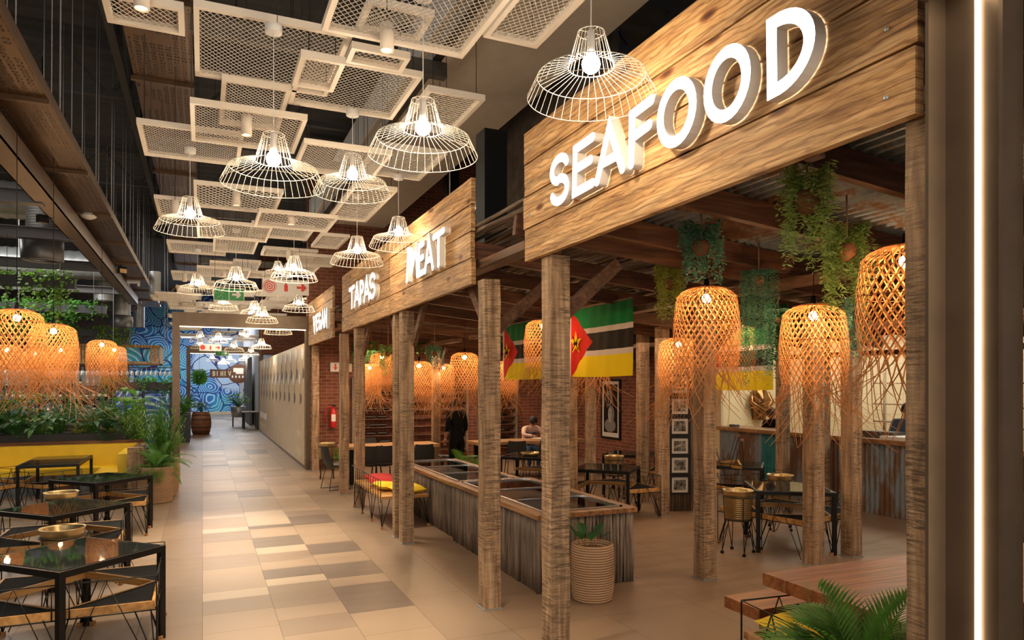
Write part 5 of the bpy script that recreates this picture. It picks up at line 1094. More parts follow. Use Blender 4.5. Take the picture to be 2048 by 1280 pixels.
# fire extinguisher and arrow sign on the brick
t = thing('fire_extinguisher', 'red fire extinguisher with hose on the brick wall by the first stall post', 'fire extinguisher', (2.88, 17.2, .95)); m = MB(); m.lathe([(.001, 0), (.075, 0), (.08, .02), (.08, .38), (.05, .45), (.02, .47), (.02, .5), (.001, .5)], 18); m.build('cylinder_body', 'red_paint', t)
m = MB(); m.tube([(0, -.02, .5), (-.14, -.02, .5), (-.2, -.02, .35), (-.17, -.02, .1)], .014, 8); m.build('hose', 'red_paint', t); MB().b2(-.03, .06, -.02, .02, .5, .54).build('handle', 'black_metal', t); MB().b2(-.05, .05, -.084, -.078, .15, .32).build('label', 'paper_white', t)
t = thing('arrow_sign', 'white square sign with a red arrow pointing down on the brick wall', 'sign', (2.95, 17.28, 2.3)); MB().b2(-.12, .12, -.01, .01, 0, .22).build('board', 'sign_white', t); m = MB(); flatpoly(m, [(-.02, .19), (.02, .19), (.02, .1), (.06, .12), (.0, .03), (-.06, .12), (-.02, .1)], -.013); m.build('arrow', 'sign_red', t)
t = thing('notice_sign', 'small cream notice on the brick wall next to the red arrow sign', 'sign', (3.28, 17.28, 2.3)); MB().b2(-.07, .07, -.01, .01, 0, .2).build('board', 'label_cream', t)
palm('floor_plant', 'small palm on the floor by the fire extinguisher', (2.9, 16.7, .1), 9, .6, 77, ll=.22, arch=1.6); palm('floor_plant', 'spiky plant behind the far end of the glass counters', (4.55, 12.6, .3), 12, .7, 78, mat='leaf_vine', ll=.25)
basket_pot('pale basket under the live-edge table end', (2.75, 14.2, 0), .17, .5); basket_pot('low basket pot holding the spiky plant behind the counters', (4.55, 12.6, 0), .18, .36, 'basket_tan'); basket_pot('basket pot of the small palm by the fire extinguisher', (2.9, 16.7, 0), .15, .2, 'basket_tan')
t = thing('crate', 'small wooden crate with sauce bottles on the second long table', 'crate', (5.62, 14.0, .76)); m = MB(); m.b2(-.14, .14, -.1, -.085, 0, .16).b2(-.14, .14, .085, .1, 0, .16).b2(-.14, -.125, -.085, .085, 0, .16).b2(.125, .14, -.085, .085, 0, .16).b2(-.125, .125, -.085, .085, 0, .01); m.build('crate_body', 'crate_wood', t)
for i, (dx, mt_, lb) in enumerate(((-.07, 'bottle_dark', 'dark sauce bottle standing in the crate'), (.06, 'red_paint', 'red sauce bottle standing in the crate'), (.24, 'bottle_dark', 'tall dark bottle beside the crate'))):
    t = thing('sauce_bottle', lb, 'bottle', (5.62 + dx, 14.0, .772 if i < 2 else .762)); MB().lathe([(.001, 0), (.03, 0), (.03, .15), (.012, .2), (.012, .25), (.001, .25)], 12).build('glass_body', mt_, t)
# portrait
t = thing('framed_portrait', 'tall black framed portrait photograph on the brick wall', 'picture', (9.4, 15.1, .62)); m = MB(); w, h = .45, 1.5
m.b2(-.03, .0, -w, w, 0, .05).b2(-.03, 0, -w, w, h - .05, h).b2(-.03, 0, -w, -w + .05, .05, h - .05).b2(-.03, 0, w - .05, w, .05, h - .05); m.build('frame', 'frame_black', t)
MB().b2(-.012, -.002, -w + .05, w - .05, .05, h - .05).build('mat_board', 'mat_white', t); m = MB(); m.m = 0; m.b2(-.016, -.012, -w + .13, w - .13, .16, h - .13)
def oval(m, cy, cz, ry, rz_, x, n=20): m.add([(x, cy + ry * cos(2 * pi * i / n), cz + rz_ * sin(2 * pi * i / n)) for i in range(n)], [tuple(range(n))])
m.m = 1; oval(m, .02, .34, .26, .17, -.0165); oval(m, -.03, .62, .15, .22, -.018); m.m = 2; oval(m, .02, .6, .085, .19, -.0185); m.m = 0
for cy in (-.1, .02): oval(m, cy, .67, .028, .009, -.02, 12)
oval(m, -.045, .57, .014, .012, -.02, 10); oval(m, -.04, .5, .04, .006, -.02, 12); m.m = 1; oval(m, .08, 1.02, .17, .2, -.017); m.m = 0; oval(m, .12, .98, .1, .13, -.018); m.build('photo_print', ['frame_black', 'photo_grey', 'photo_light'], t)
# column of framed photographs on a lath pier
pr_ = thing('lath_pier', 'narrow pier of upright laths carrying the framed photographs', 'pier', (6.86, 9.02, 0), -.35); m = MB(); 
for i in range(9): m.tube([(-.2 + i * .05, 0, 0), (-.2 + i * .05 + .004, .004, 1.1), (-.2 + i * .05, 0, 2.6)], .024, 8)
tag(m.build('lath_poles', 'lath', pr_), None, None, kind='stuff')
fp0 = None
names = ['topmost framed old photograph on the lath pier half behind cane fringe', 'second framed photograph from the top on the lath pier', 'third framed photograph from the top on the lath pier, with bicycles', 'framed photograph of sailing boats on the lath pier', 'second framed photograph from the bottom of the lath pier', 'lowest framed photograph on the lath pier']
for i, z in enumerate((1.83, 1.5, 1.19, .88, .58, .27)):
    mt = Matrix.Rotation(-.35, 3, 'Z'); loc = Vector((6.86, 9.02, z)) + mt @ Vector((0, -.045, 0))
    if fp0 is None:
        t = fp0 = thing('framed_photograph', names[i], 'picture', loc, -.35, 'framed photographs on the lath pier'); w, h = .17, .15; m = MB()
        m.b2(-w, w, -.02, .0, 0, .03).b2(-w, w, -.02, 0, .27, .3).b2(-w, -w + .04, -.02, 0, .03, .27).b2(w - .04, w, -.02, 0, .03, .27); m.build('frame', 'frame_black', t)
        MB().b2(-w + .03, w - .03, -.008, -.001, .03, .27).build('mat_board', 'mat_white', t); MB().b2(-.095, .095, -.012, -.008, .07, .23).build('photo_print', 'old_photo', t)
    else: dup(fp0, loc=loc, label=names[i], group='framed photographs on the lath pier')

# ---- serving counter and kitchen
t = thing('serving_counter', 'wooden topped serving counter clad in rusty corrugated iron', 'counter', (9.5, 8.0, 0))
MB().b2(-.02, .3, -3.4, 3.1, 0, 1.08).build('counter_body', 'black_metal', t)
for (a, b, mt_) in ((-3.4, -1.2, 'corrugated_iron'), (-1.2, 1.3, 'corrugated_iron'), (1.3, 1.95, 'teal_paint'), (1.95, 3.1, 'corrugated_iron')):
    m = MB(); N = int((b - a) / .0125); vs = []
    for i in range(N + 1): y = a + (b - a) * i / N; x = -.06 + .013 * sin(y * 2 * pi / .085); vs += [(x, y, 0), (x, y, 1.08)]
    m.add(vs, [(2 * i, 2 * i + 1, 2 * i + 3, 2 * i + 2) for i in range(N)]); m.build('corrugated_panel', mt_, t)
MB().b2(-.14, .5, -3.45, 3.15, 1.09, 1.16).build('worktop', 'counter_wood', t)
t = thing('prep_slab', 'white slab with papers on the serving counter', 'slab', (9.65, 6.6, 1.16)); MB().b2(-.2, .22, -.8, .9, 0, .05).build('slab_body', 'paper_white', t)
t = thing('spray_bottle', 'white spray bottle standing on the slab', 'bottle', (9.55, 7.05, 1.21)); MB().lathe([(.001, 0), (.045, 0), (.05, .05), (.045, .16), (.02, .2), (.02, .23), (.001, .23)], 14).build('bottle_body', 'white_plastic', t); MB().b2(-.05, .03, -.012, .012, .23, .27).build('trigger', 'sign_green', t)
t = thing('spray_bottle', 'black spray bottle with a yellow trigger at the counter end', 'bottle', (9.5, 6.25, 1.21)); MB().lathe([(.001, 0), (.04, 0), (.04, .12), (.02, .15), (.001, .15)], 14).build('bottle_body', 'black_metal', t); m = MB(); m.b2(-.07, .03, -.015, .015, .15, .19).b2(-.05, -.03, -.015, .015, .09, .15); m.build('trigger', 'yellow_vinyl', t)
t = thing('tray', 'pale blue plastic tray on the serving counter', 'tray', (9.75, 7.7, 1.16)); MB().b2(-.14, .14, -.3, .3, 0, .1).build('tray_body', 'duct_dark', t)
t = thing('card_reader', 'small dark card reader on the far part of the serving counter', 'card reader', (9.5, 10.75, 1.16)); MB().b2(-.05, .05, -.09, .09, 0, .05).build('reader_body', 'duct_dark', t)
t = thing('steel_prep_table', 'steel cooking range with knobs behind the serving counter', 'range', (10.9, 8.3, 0)); MB().b2(-.35, .35, -1.8, 1.2, .12, .92).build('range_body', 'steel_shiny', t); MB().b2(-.35, .35, -1.8, 1.2, .0, .12).build('plinth', 'black_metal', t); MB().b2(-.36, -.35, -1.7, 1.1, .72, .86).build('control_panel', 'galvanised', t)
for i in range(7): m = MB(); m.smooth = True; m.tube([(-.36, -1.5 + i * .38, .79), (-.39, -1.5 + i * .38, .79)], .028, 10); m.build('knob', 'black_metal', t)
t = thing('steel_shelving', 'steel kitchen shelving with pots above the range', 'shelving', (11.6, 7.6, 0))
for yy in (-1.9, -.2, 1.5): MB().b2(-.02, .02, yy - .02, yy + .02, 0, 2.3).build('upright', 'steel_shiny', t)
for zz in (1.3, 1.62, 2.0): MB().b2(-.25, .2, -1.95, 1.55, zz, zz + .025).build('shelf', 'steel_shiny', t)
for i, (y, z, r, h, lb, mt_) in enumerate(((6.2, 1.65, .12, .2, 'steel pot on the kitchen shelving', 'steel_shiny'), (6.9, 1.65, .1, .12, 'small steel pan on the kitchen shelving', 'steel_shiny'), (7.6, 1.33, .14, .18, 'wide steel pot on the lower kitchen shelf', 'steel_shiny'), (8.5, 1.33, .09, .2, 'dark pot on the lower kitchen shelf', 'black_metal'), (7.9, 2.03, .11, .16, 'pot on the top kitchen shelf', 'galvanised'), (10.9, .0, 0, 0, '', ''))):
    if not r: continue
    t = thing('cooking_pot', lb, 'pot', (11.58, y, z)); MB().lathe([(.001, 0), (r, 0), (r, h), (r + .01, h), (r - .01, h - .005), (r - .01, .02), (.001, .02)], 20).build('pot_body', mt_, t); MB().bar((0, -r - .06, h * .8), (0, -r + .005, h * .8), .02).build('handle', 'black_metal', t)
t = thing('heat_lamp', 'white hanging kitchen lamp above the range', 'lamp', (10.9, 7.9, 2.25)); MB().lathe([(.001, .2), (.03, .2), (.05, .12), (.12, .03), (.12, 0)], 18).build('lamp_shade', 'white_metal', t); MB().lathe([(.11, .01), (.001, .012)], 18).build('lens', 'ledwarm', t); MB().tube([(0, 0, .2), (0, 0, 5.77)], .006, 5).build('cord', 'black_metal', t)
t = thing('wall_ornament', 'shiny bronze ornament on the cream tiled wall', 'ornament', (11.42, 12.12, 1.2)); m = MB(); m.lathe([(.001, .0), (.14, 0), (.17, .2), (.24, .45), (.16, .66), (.06, .72), (.001, .72)], 16); m.build('body', 'bronze', t)
for s in (-1, 1): m = MB(); m.tube([(s * .2, -.02, .6), (s * .3, -.08, .4), (s * .05, -.17, .22), (-s * .12, -.17, .2)], [.06, .055, .045, .03], 10); m.build('arm', 'bronze', t)
struct(MB().b2(9.6, 9.66, 11.25, 12.2, 0, 2.9), 'wall_kitchen_pier', 'tiles_cream')

# ---- foreground picnic table, bench, wire chair and palm
t = thing('plank_table', 'thick polished plank table at the bottom of the SEAFOOD stall', 'table', (4.5, 2.95, 0), -.04)
for i in range(5): MB().b2(-1.18, 1.3, -.52 + i * .208, -.52 + (i + 1) * .208 - .003, .69, .77).build('top_plank', 'tabletop_wood', t)
for sx in (-.8, .9): MB().b2(sx - .05, sx + .05, -.4, .4, 0, .69).build('trestle_leg', 'tabletop_wood', t)
t = thing('plank_bench', 'thick wooden bench beside the polished plank table', 'bench', (4.4, 3.86, 0)); MB().b2(-.93, 1.0, -.18, .17, .38, .46).build('seat', 'tabletop_wood', t)
for sx in (-.6, .7): MB().b2(sx - .04, sx + .04, -.13, .13, 0, .38).build('leg', 'tabletop_wood', t)
t = thing('wire_armchair', 'black wire chair with wooden seat frame and yellow cushion tucked at the plank table', 'chair', (3.3, 3.08, 0), -.1); m = MB(); z = .43
for a in ((-.27, .27, -.27, -.23), (-.27, .27, .23, .27), (-.27, -.23, -.23, .23), (.23, .27, -.23, .23)): MB().b2(*a, z, z + .045).build('seat_rail', 'counter_wood', t)
for x in (-.28, ): m.tube([(x, -.28, .02), (x, -.28, .66), (x, .28, .66), (x, .28, .02)], .006, 6).tube([(x, -.25, .02), (x, 0, .66), (x, .25, .02)], .006, 6)
m.build('wire_side', 'black_metal', t); m = MB(); m.tube([(-.28, .28, .66), (.28, .28, .66), (.28, .28, .02)], .006, 6).tube([(-.25, .28, .02), (0, .28, .66), (.25, .28, .02)], .006, 6); m.build('wire_back', 'black_metal', t); MB().tube([(.28, -.28, .43), (.28, -.28, .02)], .006, 6).build('leg', 'black_metal', t)
cushion((3.3, 3.1, .54), (.12, -.1, -.1), 'yellow_fabric', 'yellow cushion on the wire chair behind the palm', (.44, .44, .1))
t = basket_pot('basket planter of the palm at the lower picture edge', (2.82, 2.36, 0), .17, .5)
palm('potted_palm', 'fan-like green palm in front of the plank table', (2.86, 2.38, .5), 24, .52, 41, ll=.27, lw=.019, nl=20, arch=1.5, rise=(.6, 1.45), mat='leaf_palm')

# ================================================================== PEOPLE
def person(lb, loc, rz, J, E, rad, regions, hair=None, rootj='pelvis'):
    t = thing('person', lb, 'person', loc, rz); keys = list(J); me = bpy.data.meshes.new('body'); me.from_pydata([J[k] for k in keys], [(keys.index(a), keys.index(b)) for a, b in E], []); o = bpy.data.objects.new('body', me); COL.objects.link(o)
    o.modifiers.new('s', 'SKIN'); o.modifiers.new('u', 'SUBSURF').levels = 2
    for i, k in enumerate(keys):
        sv = me.skin_vertices[0].data[i]; r = rad[k]; sv.radius = r if isinstance(r, tuple) else (r, r); sv.use_root = (k == rootj)
    dg = bpy.context.evaluated_depsgraph_get(); me2 = bpy.data.meshes.new_from_object(o.evaluated_get(dg)); bpy.data.objects.remove(o)
    mats = []
    for mn, fn in regions:
        if mn not in mats: mats.append(mn)
    for mn in mats: me2.materials.append(M[mn])
    for p in me2.polygons:
        p.use_smooth = True
        for mn, fn in regions:
            if fn(p.center): p.material_index = mats.index(mn); break
    b = bpy.data.objects.new('body', me2); COL.objects.link(b); b.parent = t
    return t
def head_bits(t, c, r, yaw, pitch=0, hair=True):
    mt = Matrix.Rotation(yaw, 4, 'Z') @ Matrix.Rotation(pitch, 4, 'X'); m = MB(); m.smooth = True
    n = 14; vs = []
    for i in range(9):
        for k in range(n):
            th = pi * i / 8 * .62; a = 2 * pi * k / n; vs.append((r * 1.12 * sin(th) * cos(a), r * 1.12 * sin(th) * sin(a) - r * .18, r * 1.22 * cos(th)))
    m.add([Vector(c) + (mt @ Vector(v).to_4d()).xyz for v in vs], [(i * n + k, i * n + (k + 1) % n, (i + 1) * n + (k + 1) % n, (i + 1) * n + k) for i in range(8) for k in range(n)]); m.build('hair', 'hair', t)
    m = MB(); m.smooth = True
    def P(x, y, z): return Vector(c) + (mt @ Vector((x, y, z)).to_4d()).xyz
    m.tube([P(0, r * .9, r * .1), P(0, r * 1.18, -r * .15), P(0, r * .95, -r * .22)], [.008, .013, .008], 6)
    for s in (-1, 1): m.tube([P(s * r * .92, 0, r * .12), P(s * r * 1.02, -.01, 0), P(s * r * .92, 0, -r * .2)], .011, 6)
    m.build('face_features', 'skin', t); m = MB()
    for s in (-1, 1): m.tube([P(s * r * .38 - .012, r * .93, r * .05), P(s * r * .38 + .012, r * .93, r * .05)], .006, 6)
    m.tube([P(-.02, r * .93, -r * .48), P(.02, r * .93, -r * .48)], .004, 5); m.build('eyes_and_mouth', 'hair', t)
def hand(t, w, d, up=Vector((0, 0, 1))):
    d = Vector(d).normalized(); s = d.cross(up).normalized(); m = MB(); m.smooth = True; w = Vector(w)
    m.tube([w, w + d * .05, w + d * .09], [.022, .034, .03], 8)
    for i, (o, l) in enumerate(((-.027, .06), (-.009, .075), (.009, .07), (.026, .055))): b = w + d * .085 + s * o; m.tube([b, b + d * l * .5 + up * -.006, b + d * l * .85 - up * .025], [.0095, .009, .007], 6)
    m.tube([w + d * .03 - s * .025, w + d * .06 - s * .055, w + d * .09 - s * .05], [.012, .011, .008], 6); m.build('hand', 'skin', t)
# seated, leaning over the table, writing (faces -Y)
J = {'pelvis': (0, .28, .52), 'waist': (0, .22, .68), 'chest': (0, .06, .9), 'neck0': (0, -.04, 1.0), 'neck': (0, -.08, 1.05), 'head': (0, -.13, 1.12), 'top': (0, -.15, 1.2), 'shl': (-.17, .0, .97), 'ell': (-.27, -.18, .82), 'wrl': (-.1, -.33, .81), 'shr': (.17, .0, .97), 'elr': (.27, -.18, .82), 'wrr': (.1, -.35, .81),
     'hipl': (-.09, .24, .5), 'knl': (-.12, -.2, .5), 'anl': (-.12, -.15, .08), 'tol': (-.12, -.3, .04), 'hipr': (.09, .24, .5), 'knr': (.12, -.2, .5), 'anr': (.12, -.15, .08), 'tor': (.12, -.3, .04)}
E = [('pelvis', 'waist'), ('waist', 'chest'), ('chest', 'neck0'), ('neck0', 'neck'), ('neck', 'head'), ('head', 'top'), ('chest', 'shl'), ('shl', 'ell'), ('ell', 'wrl'), ('chest', 'shr'), ('shr', 'elr'), ('elr', 'wrr'), ('pelvis', 'hipl'), ('hipl', 'knl'), ('knl', 'anl'), ('anl', 'tol'), ('pelvis', 'hipr'), ('hipr', 'knr'), ('knr', 'anr'), ('anr', 'tor')]
rad = dict(pelvis=(.16, .12), waist=(.14, .1), chest=(.17, .11), neck0=.06, neck=.052, head=(.085, .1), top=(.06, .07), shl=.075, ell=.052, wrl=.034, shr=.075, elr=.052, wrr=.034, hipl=.09, knl=.065, anl=.045, tol=.035, hipr=.09, knr=.065, anr=.045, tor=.035)
t = person('person in a pale pink hooded top and blue apron leaning over the table writing', (7.05, 14.85, 0), 0, J, E, rad, [('skin', lambda c: c.z > 1.03), ('black_fabric', lambda c: c.z < .1), ('denim_blue', lambda c: c.z < .62), ('hoodie_pink', lambda c: True)])
head_bits(t, (0, -.14, 1.14), .092, pi, -.5); hand(t, (-.1, -.34, .81), (.3, -1, -.15)); hand(t, (.1, -.36, .81), (-.3, -1, -.15))
m = MB(); m.smooth = True; m.add([(x, -.06 + .1 * abs(x) - (1.0 - z) * -.25, z) for z in (.95, .85, .72, .58) for x in (-.12, -.04, .04, .12)], [(i * 4 + k, i * 4 + k + 1, (i + 1) * 4 + k + 1, (i + 1) * 4 + k) for i in range(3) for k in range(3)]); m.build('apron', 'denim_blue', t)
o = MB().b2(-.11, .11, -.15, .15, 0, .006).build('notebook', 'paper_white'); o.location = (7.0, 14.32, .795 - .03); tag(o, 'white notebook under the hands of the writing person', 'notebook')
t = thing('stool', 'plain dark stool under the writing person', 'stool', (7.05, 15.1, 0)); MB().b2(-.18, .18, -.18, .18, .38, .42).build('seat', 'black_metal', t)
for sx in (-.14, .14):
    for sy in (-.14, .14): MB().tube([(sx, sy, 0), (sx * .9, sy * .9, .38)], .012, 6).build('leg', 'black_metal', t)
# standing figures
def standing(H, lean, arms):
    k = H / 1.75; J = {'pelvis': (0, 0, .95), 'waist': (0, .02, 1.1), 'chest': (0, .02 + lean * .5, 1.34), 'neck0': (0, lean * .7, 1.47), 'neck': (0, lean * .8, 1.52), 'head': (0, lean + .02, 1.62), 'top': (0, lean + .02, 1.7)}
    for s, n in ((-1, 'l'), (1, 'r')):
        J['sh' + n] = (s * .19, lean * .6, 1.42); J['el' + n] = (s * (.25), arms * .35 + lean * .4, 1.15); J['wr' + n] = (s * (.2 if arms else .25), arms + .06 + lean * .2, .95 + arms * .5); J['hip' + n] = (s * .1, 0, .9); J['kn' + n] = (s * .11, .03, .5); J['an' + n] = (s * .11, -.02, .09); J['to' + n] = (s * .12, .13, .04)
    return {a: tuple(c * k for c in b) for a, b in J.items()}
rs = dict(pelvis=(.16, .11), waist=(.14, .1), chest=(.18, .11), neck0=.06, neck=.052, head=(.08, .1), top=(.06, .07), shl=.072, ell=.05, wrl=.033, shr=.072, elr=.05, wrr=.033, hipl=.1, knl=.068, anl=.045, tol=.04, hipr=.1, knr=.068, anr=.045, tor=.04)
E2 = [e for e in E]
for lb, loc, rz, H, lean, arms, top_, leg_ in (('person all in black standing with their back turned near the wine racks', (4.62, 13.15, 0), .4, 1.72, .02, 0, 'black_fabric', 'black_fabric'), ('person in a blue shirt working behind the serving counter beside the end post', (10.25, 7.62, 0), 2.2, 1.72, .12, .3, 'shirt_blue', 'black_fabric'),
                                               ('person in black bending behind the serving counter by the tiled wall', (10.2, 10.35, 0), 1.8, 1.55, .22, .25, 'black_fabric', 'black_fabric')):
    J2 = standing(H, lean, arms); k = H / 1.75; t = person(lb, loc, rz, J2, E2, rs, [('skin', lambda c, k=k: c.z > 1.5 * k or (c.z < 1.08 * k and abs(c.x) > .14 and c.z > .8 * k and (c.y > .12 or abs(c.x) > .23))), ('hair', lambda c: c.z < .1), (leg_, lambda c, k=k: c.z < 1.0 * k), (top_, lambda c: True)])
    hd = J2['head']; head_bits(t, (hd[0], hd[1], hd[2] + .01), .092, 0, -.3 if lean > .1 else 0)
    for n in 'lr': w = J2['wr' + n]; hand(t, w, (0, .35 if arms else .1, -.6 if not arms else -.2), Vector((0, 1, 0)) if not arms else Vector((0, 0, 1)))

# ================================================================== THE BAR AND THE FAR END
t = thing('bar_canopy', 'slatted wooden canopy box glowing over the bar', 'canopy', (-3.1, 29, 2.7))
for i in range(34): MB().b2(-1.7 + i * .1, -1.62 + i * .1, -1.02, -1.0, 0, .68).build('slat', 'pale_frame_x', t)
m = MB(); m.b2(-1.72, 1.72, -1, 1, .0, .03).b2(-1.72, 1.72, -1, 1, .65, .68); m.build('boards', 'pale_frame_x', t); MB().b2(.4, 1.4, -1.03, -1.022, .1, .58).build('painted_panel', 'mural_paint', t); MB().b2(1.7, 1.72, -1, 1, .0, .68).build('end_board', 'pale_frame_x', t)
for x in (-1.5, .6): MB().tube([(x, 0, .68), (x, 0, 5.32)], .008, 5).build('hanger_rod', 'cable', t)
t = thing('back_bar', 'dark shelving full of bottles behind the bar', 'shelving', (-5.4, 24, 0)); 
for z in (1.15, 1.55, 1.95): MB().b2(-4, 2.9, -.14, .14, z - .03, z).build('shelf', 'black_metal', t)
for x in (-4, -2.3, -.6, 1.1, 2.9): MB().b2(x - .03, x + .03, -.15, .15, 0, 2.4).build('upright', 'black_metal', t)
MB().b2(-4, 2.9, -.2, .2, 0, .9).build('cupboard', 'duct_dark', t); MB().b2(-4, 2.9, .15, .17, .9, 2.4).build('back_panel', 'galvanised', t)
bt = []
for mt_, lb in (('bottle_green', 'green'), ('bottle_amber', 'amber'), ('bottle_clear', 'clear'), ('bottle_dark', 'dark')):
    t = thing('bar_bottle', lb, 'bottle'); MB().lathe([(.001, 0), (.04, 0), (.042, .02), (.042, .17), (.015, .22), (.015, .3), (.001, .3)], 8).build('glass_body', mt_, t); MB().lathe([(.0425, .06), (.0435, .06), (.0435, .14), (.0425, .14)], 8).build('label', 'label_cream', t); bt.append([t, 0, lb])
rd = random.Random(5)
for zi, z in enumerate((1.15, 1.55, 1.95)):
    for i in range(34):
        b = bt[rd.choice((0, 1, 2, 2, 3))]; first_or_dup(b[0], b[1], loc=(-7.9 + i * .165 + rd.uniform(-.02, .02), 24 + rd.uniform(-.05, .02), z), label='%s bottle, %s from the picture edge on the %s bar shelf' % (b[2], nth(i), ('lowest', 'middle', 'top')[zi]), group='bottles on the shelves behind the bar', scale=rd.uniform(.85, 1.1)); b[1] += 1
t = thing('glass_rack', 'rack with hanging wine glasses above the bar', 'rack', (-2.4, 22, 2.45)); 
for y in (-.1, .1): MB().b2(-2.6, 1.7, y - .01, y + .01, 0, .02).build('rail', 'black_metal', t)
for x in (-2.6, 1.7): MB().b2(x - .015, x + .015, -.22, .22, -.01, .03).build('end_bar', 'black_metal', t)
for x in (-2, 1.5): MB().tube([(x, 0, 0), (x, 0, 5.57)], .006, 5).build('hanger_rod', 'cable', t)
g0 = thing('wine_glass', 'wine glass', 'glass'); MB().lathe([(.035, 0), (.034, -.004), (.004, -.008), (.004, -.09), (.03, -.12), (.038, -.16), (.03, -.21)], 12).build('glass_body', 'bottle_clear', g0); k = 0
for y in (-.1, .1):
    for i in range(36): first_or_dup(g0, k, loc=(-4.85 + i * .118, 22 + y, 2.45), label='%s hanging wine glass from the picture edge in the %s row' % (nth(i), 'front' if y < 0 else 'rear'), group='wine glasses hanging above the bar'); k += 1
t = thing('bar_counter', 'dark bar counter behind the planters', 'bar', (-5.2, 21.5, 0)); MB().b2(-4, 3.4, -.3, .3, 0, 1.05).build('counter_body', 'duct_dark', t); MB().b2(-4.05, 3.45, -.35, .35, 1.05, 1.1).build('worktop', 'counter_wood', t)
t = thing('wine_cabinet', 'glass fronted wine cabinet at the end of the bar', 'cabinet', (-1.6, 23.6, 0)); MB().b2(-.75, .75, -.25, .25, 0, 1.9).build('cabinet_body', 'planter_black', t)
for s in (-.37, .37):
    MB().b2(s - .33, s + .33, -.27, -.255, .1, 1.8).build('door', 'mural_paint', t)
    m = MB()
    for q in range(8): m.b2(s - .32, s + .32, -.275, -.272, .2 + q * .2, .225 + q * .2)
    m.build('shelf_lines', 'galvanised', t)
vines(-2.6, -.7, 22.6, 2.05, .25, 8, 'thin garland of leaves above the wine cabinet', 'leaf_mid')
# small orange table lamps behind the planter are part of the bar: two espresso machines
t = thing('espresso_machine', 'shiny espresso machine on the bar counter', 'coffee machine', (-3.0, 21.5, 1.1)); MB().b2(-.3, .3, -.2, .2, 0, .12).build('base_tray', 'steel_shiny', t); MB().b2(-.3, .3, -.05, .2, .12, .42).build('machine_body', 'steel_shiny', t); MB().b2(-.32, .32, -.2, .2, .36, .46).build('top_deck', 'black_metal', t)
t = thing('till', 'blue-lit till screen on the bar counter', 'till', (-4.3, 21.35, 1.1)); flat('screen_blue', (.02, .1, .4), .3, emit=1.2); MB().b2(-.14, .14, -.01, .02, .08, .28).build('screen', 'screen_blue', t); MB().b2(-.05, .05, -.03, .05, 0, .08).build('stand', 'black_metal', t)
# barrel and plants by the second portal
t = thing('barrel', 'wooden barrel standing by the second portal', 'barrel', (-.05, 30.4, 0)); MB().lathe([(.001, 0), (.3, 0), (.36, .25), (.38, .45), (.36, .65), (.3, .9), (.001, .9)], 24).build('staves', 'barrel_wood', t)
for z, r in ((.12, .335), (.3, .372), (.6, .372), (.78, .335)): MB().ring((0, 0, z), r, .012, 24, 5).build('hoop', 'black_metal', t)
bush('barrel_plant', 'small blue green plant on top of the barrel', (-.05, 30.4, .9), 'broad', .45, .25, 3, 'leaf_teal')
for i, (x, y) in enumerate(((-.62, 26.5), (-.62, 28.3))):
    o = MB().b2(-.22, .22, -.22, .22, 0, .95).build('square_planter', 'planter_black'); o.location = (x, y, 0); tag(o, ('tall black square planter beyond the first portal', 'second tall black square planter beyond the first portal')[i], 'planter'); bush('planter_bush', ('leafy bush in the tall square planter', 'leafy bush in the second tall square planter')[i], (x, y, .95), 'broad', .8, .35, 50 + i, 'leaf_mid', n=60)
o = MB().ball((0, 0, 0), .26, 12); o = None
t = thing('hanging_moss_ball', 'round green topiary ball hanging beside the second portal', 'plant', (-.1, 27.2, 2.25)); m = MB(); rd = random.Random(6)
for i in range(1100):
    d = Vector((rd.gauss(0, 1), rd.gauss(0, 1), rd.gauss(0, 1))).normalized(); q = d * rd.uniform(.03, .24); s_ = d.orthogonal().normalized() * .02; m.add([q, q + d * .05 - s_, q + d * .09, q + d * .05 + s_], [(0, 1, 2, 3)])
m.build('leaf_ball', 'leaf_mid', t); MB().tube([(0, 0, 0), (0, 0, 5.77)], .004, 4).build('cord', 'black_metal', t)
t = thing('metal_trough', 'ribbed metal trough with a bushy plant by the far shop front', 'planter', (1.55, 35.2, 0)); m = MB(); m.lathe([(.001, .45), (.3, .45), (.36, .95), (.34, .95), (.001, .9)], 20); m.build('trough', 'galvanised', t)
for s in (-.25, .25): MB().b2(s - .03, s + .03, -.03, .03, 0, .46).build('leg', 'black_metal', t)
bush('trough_plant', 'bushy green plant in the ribbed metal trough', (1.55, 35.2, .92), 'broad', .75, .45, 61, 'leaf_vine', n=80)
t = thing('patio_table', 'dark slatted table by the hoarding end', 'table', (1.95, 33.4, 0)); MB().b2(-.35, .35, -.7, .7, .72, .77).build('tabletop', 'beam_wood_y', t)
for sx in (-.28, .28):
    for sy in (-.6, .6): MB().b2(sx - .03, sx + .03, sy - .03, sy + .03, 0, .72).build('leg', 'black_metal', t)
t = thing('folding_screen', 'dark metal shop shutter frame beyond the hoarding', 'shutter', (2.12, 37.5, 0)); MB().b2(-.04, .04, -1.6, 3.4, 0, 2.7).build('panel', 'planter_black', t)
for y in (-1.6, .0, 1.7, 3.4): MB().b2(-.06, .06, y - .03, y + .03, 0, 3.3).build('upright', 'duct_dark', t)
t = thing('hanging_picture', 'small framed picture on the pale far wall', 'picture', (2.25, 44.3, 2.0)); MB().b2(-.02, .02, -.7, .7, -.45, .45).build('frame', 'frame_black', t); MB().b2(-.025, -.021, -.5, .5, -.28, .28).build('photo_print', 'mat_white', t)
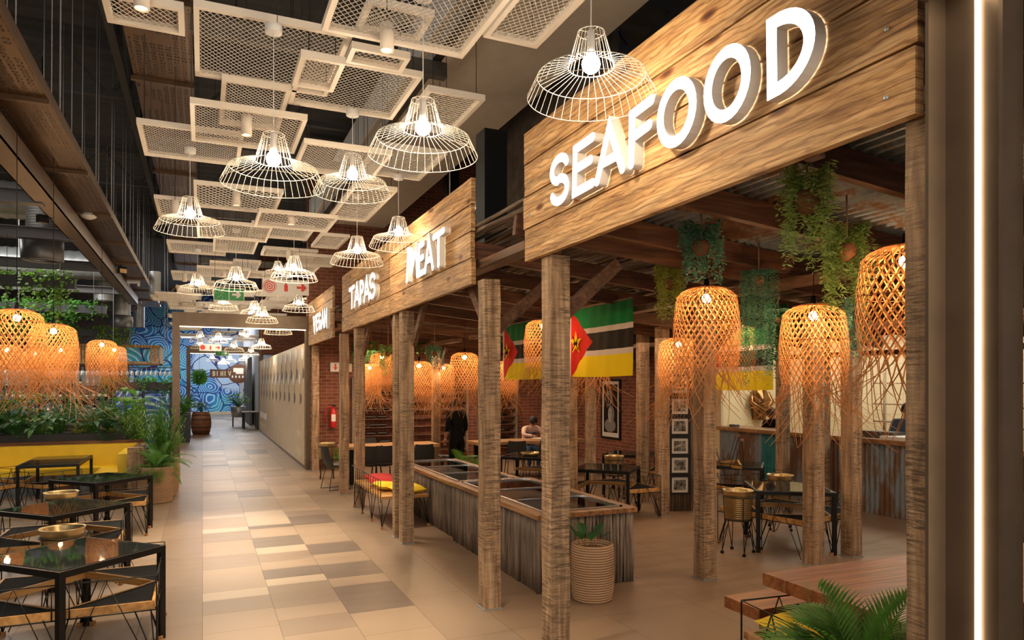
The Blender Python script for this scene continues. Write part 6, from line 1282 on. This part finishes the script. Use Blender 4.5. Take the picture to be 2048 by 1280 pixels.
# hanging bracket sign of the far cafe
t = thing('hanging_cafe_sign', 'brown hanging wooden sign with a round end in front of the mural', 'sign', (.0, 40, 2.55)); m = MB(); m.b2(.35, 1.5, -.03, .03, -.22, .22); m.build('arm_board', 'beam_wood_x', t)
m = MB(); m.smooth = False; m.add([(1.75 + .52 * cos(2 * pi * i / 24), -.035, .52 * sin(2 * pi * i / 24)) for i in range(24)] + [(1.75 + .52 * cos(2 * pi * i / 24), .035, .52 * sin(2 * pi * i / 24)) for i in range(24)], [tuple(range(24)), tuple(range(24, 48))[::-1]] + [(i, (i + 1) % 24, 24 + (i + 1) % 24, 24 + i) for i in range(24)]); m.build('round_board', 'beam_wood_x', t)
for i, ch in enumerate('BIHIV'): m = MB(); glyph(m, ch, (.48 + i * .19, -.035, -.13), (1, 0, 0), (0, 0, 1), (0, -1, 0), .15 if ch != 'I' else .08, .26, .04, .01); m.build('letter', ['label_cream', 'label_cream'], t)
m = MB(); m.b2(1.5, 2.0, -.045, -.036, .08, .3).b2(1.62, 2.0, -.045, -.036, -.02, .08); m.build('white_emblem', 'paper_white', t)
for i in range(4): MB().b2(1.42 + i * .17, 1.49 + i * .17, -.045, -.036, -.22, -.1).build('small_mark', 'paper_white', t)
MB().tube([(2.2, 0, 0), (2.3, 0, 0)], .03, 6).build('bracket', 'black_metal', t)
# writing on the hoarding
t = bpy.data.objects['hoarding_board']
for i in range(9): MB().b2(-.006, 0, 6.6 - i * .36, 6.85 - i * .36, .62 + .03 * (i % 2), .86).build('printed_mark', 'graphic_white', t)
for z, n in ((.34, 6), (.2, 4)):
    for i in range(n): MB().b2(-.006, 0, 6.6 - i * .4, 6.8 - i * .4, z, z + .06).build('printed_mark', 'label_cream', t)
for z in (.66, .22):
    for i in range(5): MB().b2(-.006, 0, -5.6 - i * .22, -5.5 - i * .22, z - .03 * (i % 3), z + .16).build('printed_mark', 'label_cream', t); MB().b2(-.006, 0, -5.55 - i * .22, -5.42 - i * .22, z + .02 * (i % 2), z + .04 + .02 * (i % 2)).build('printed_mark', 'label_cream', t)
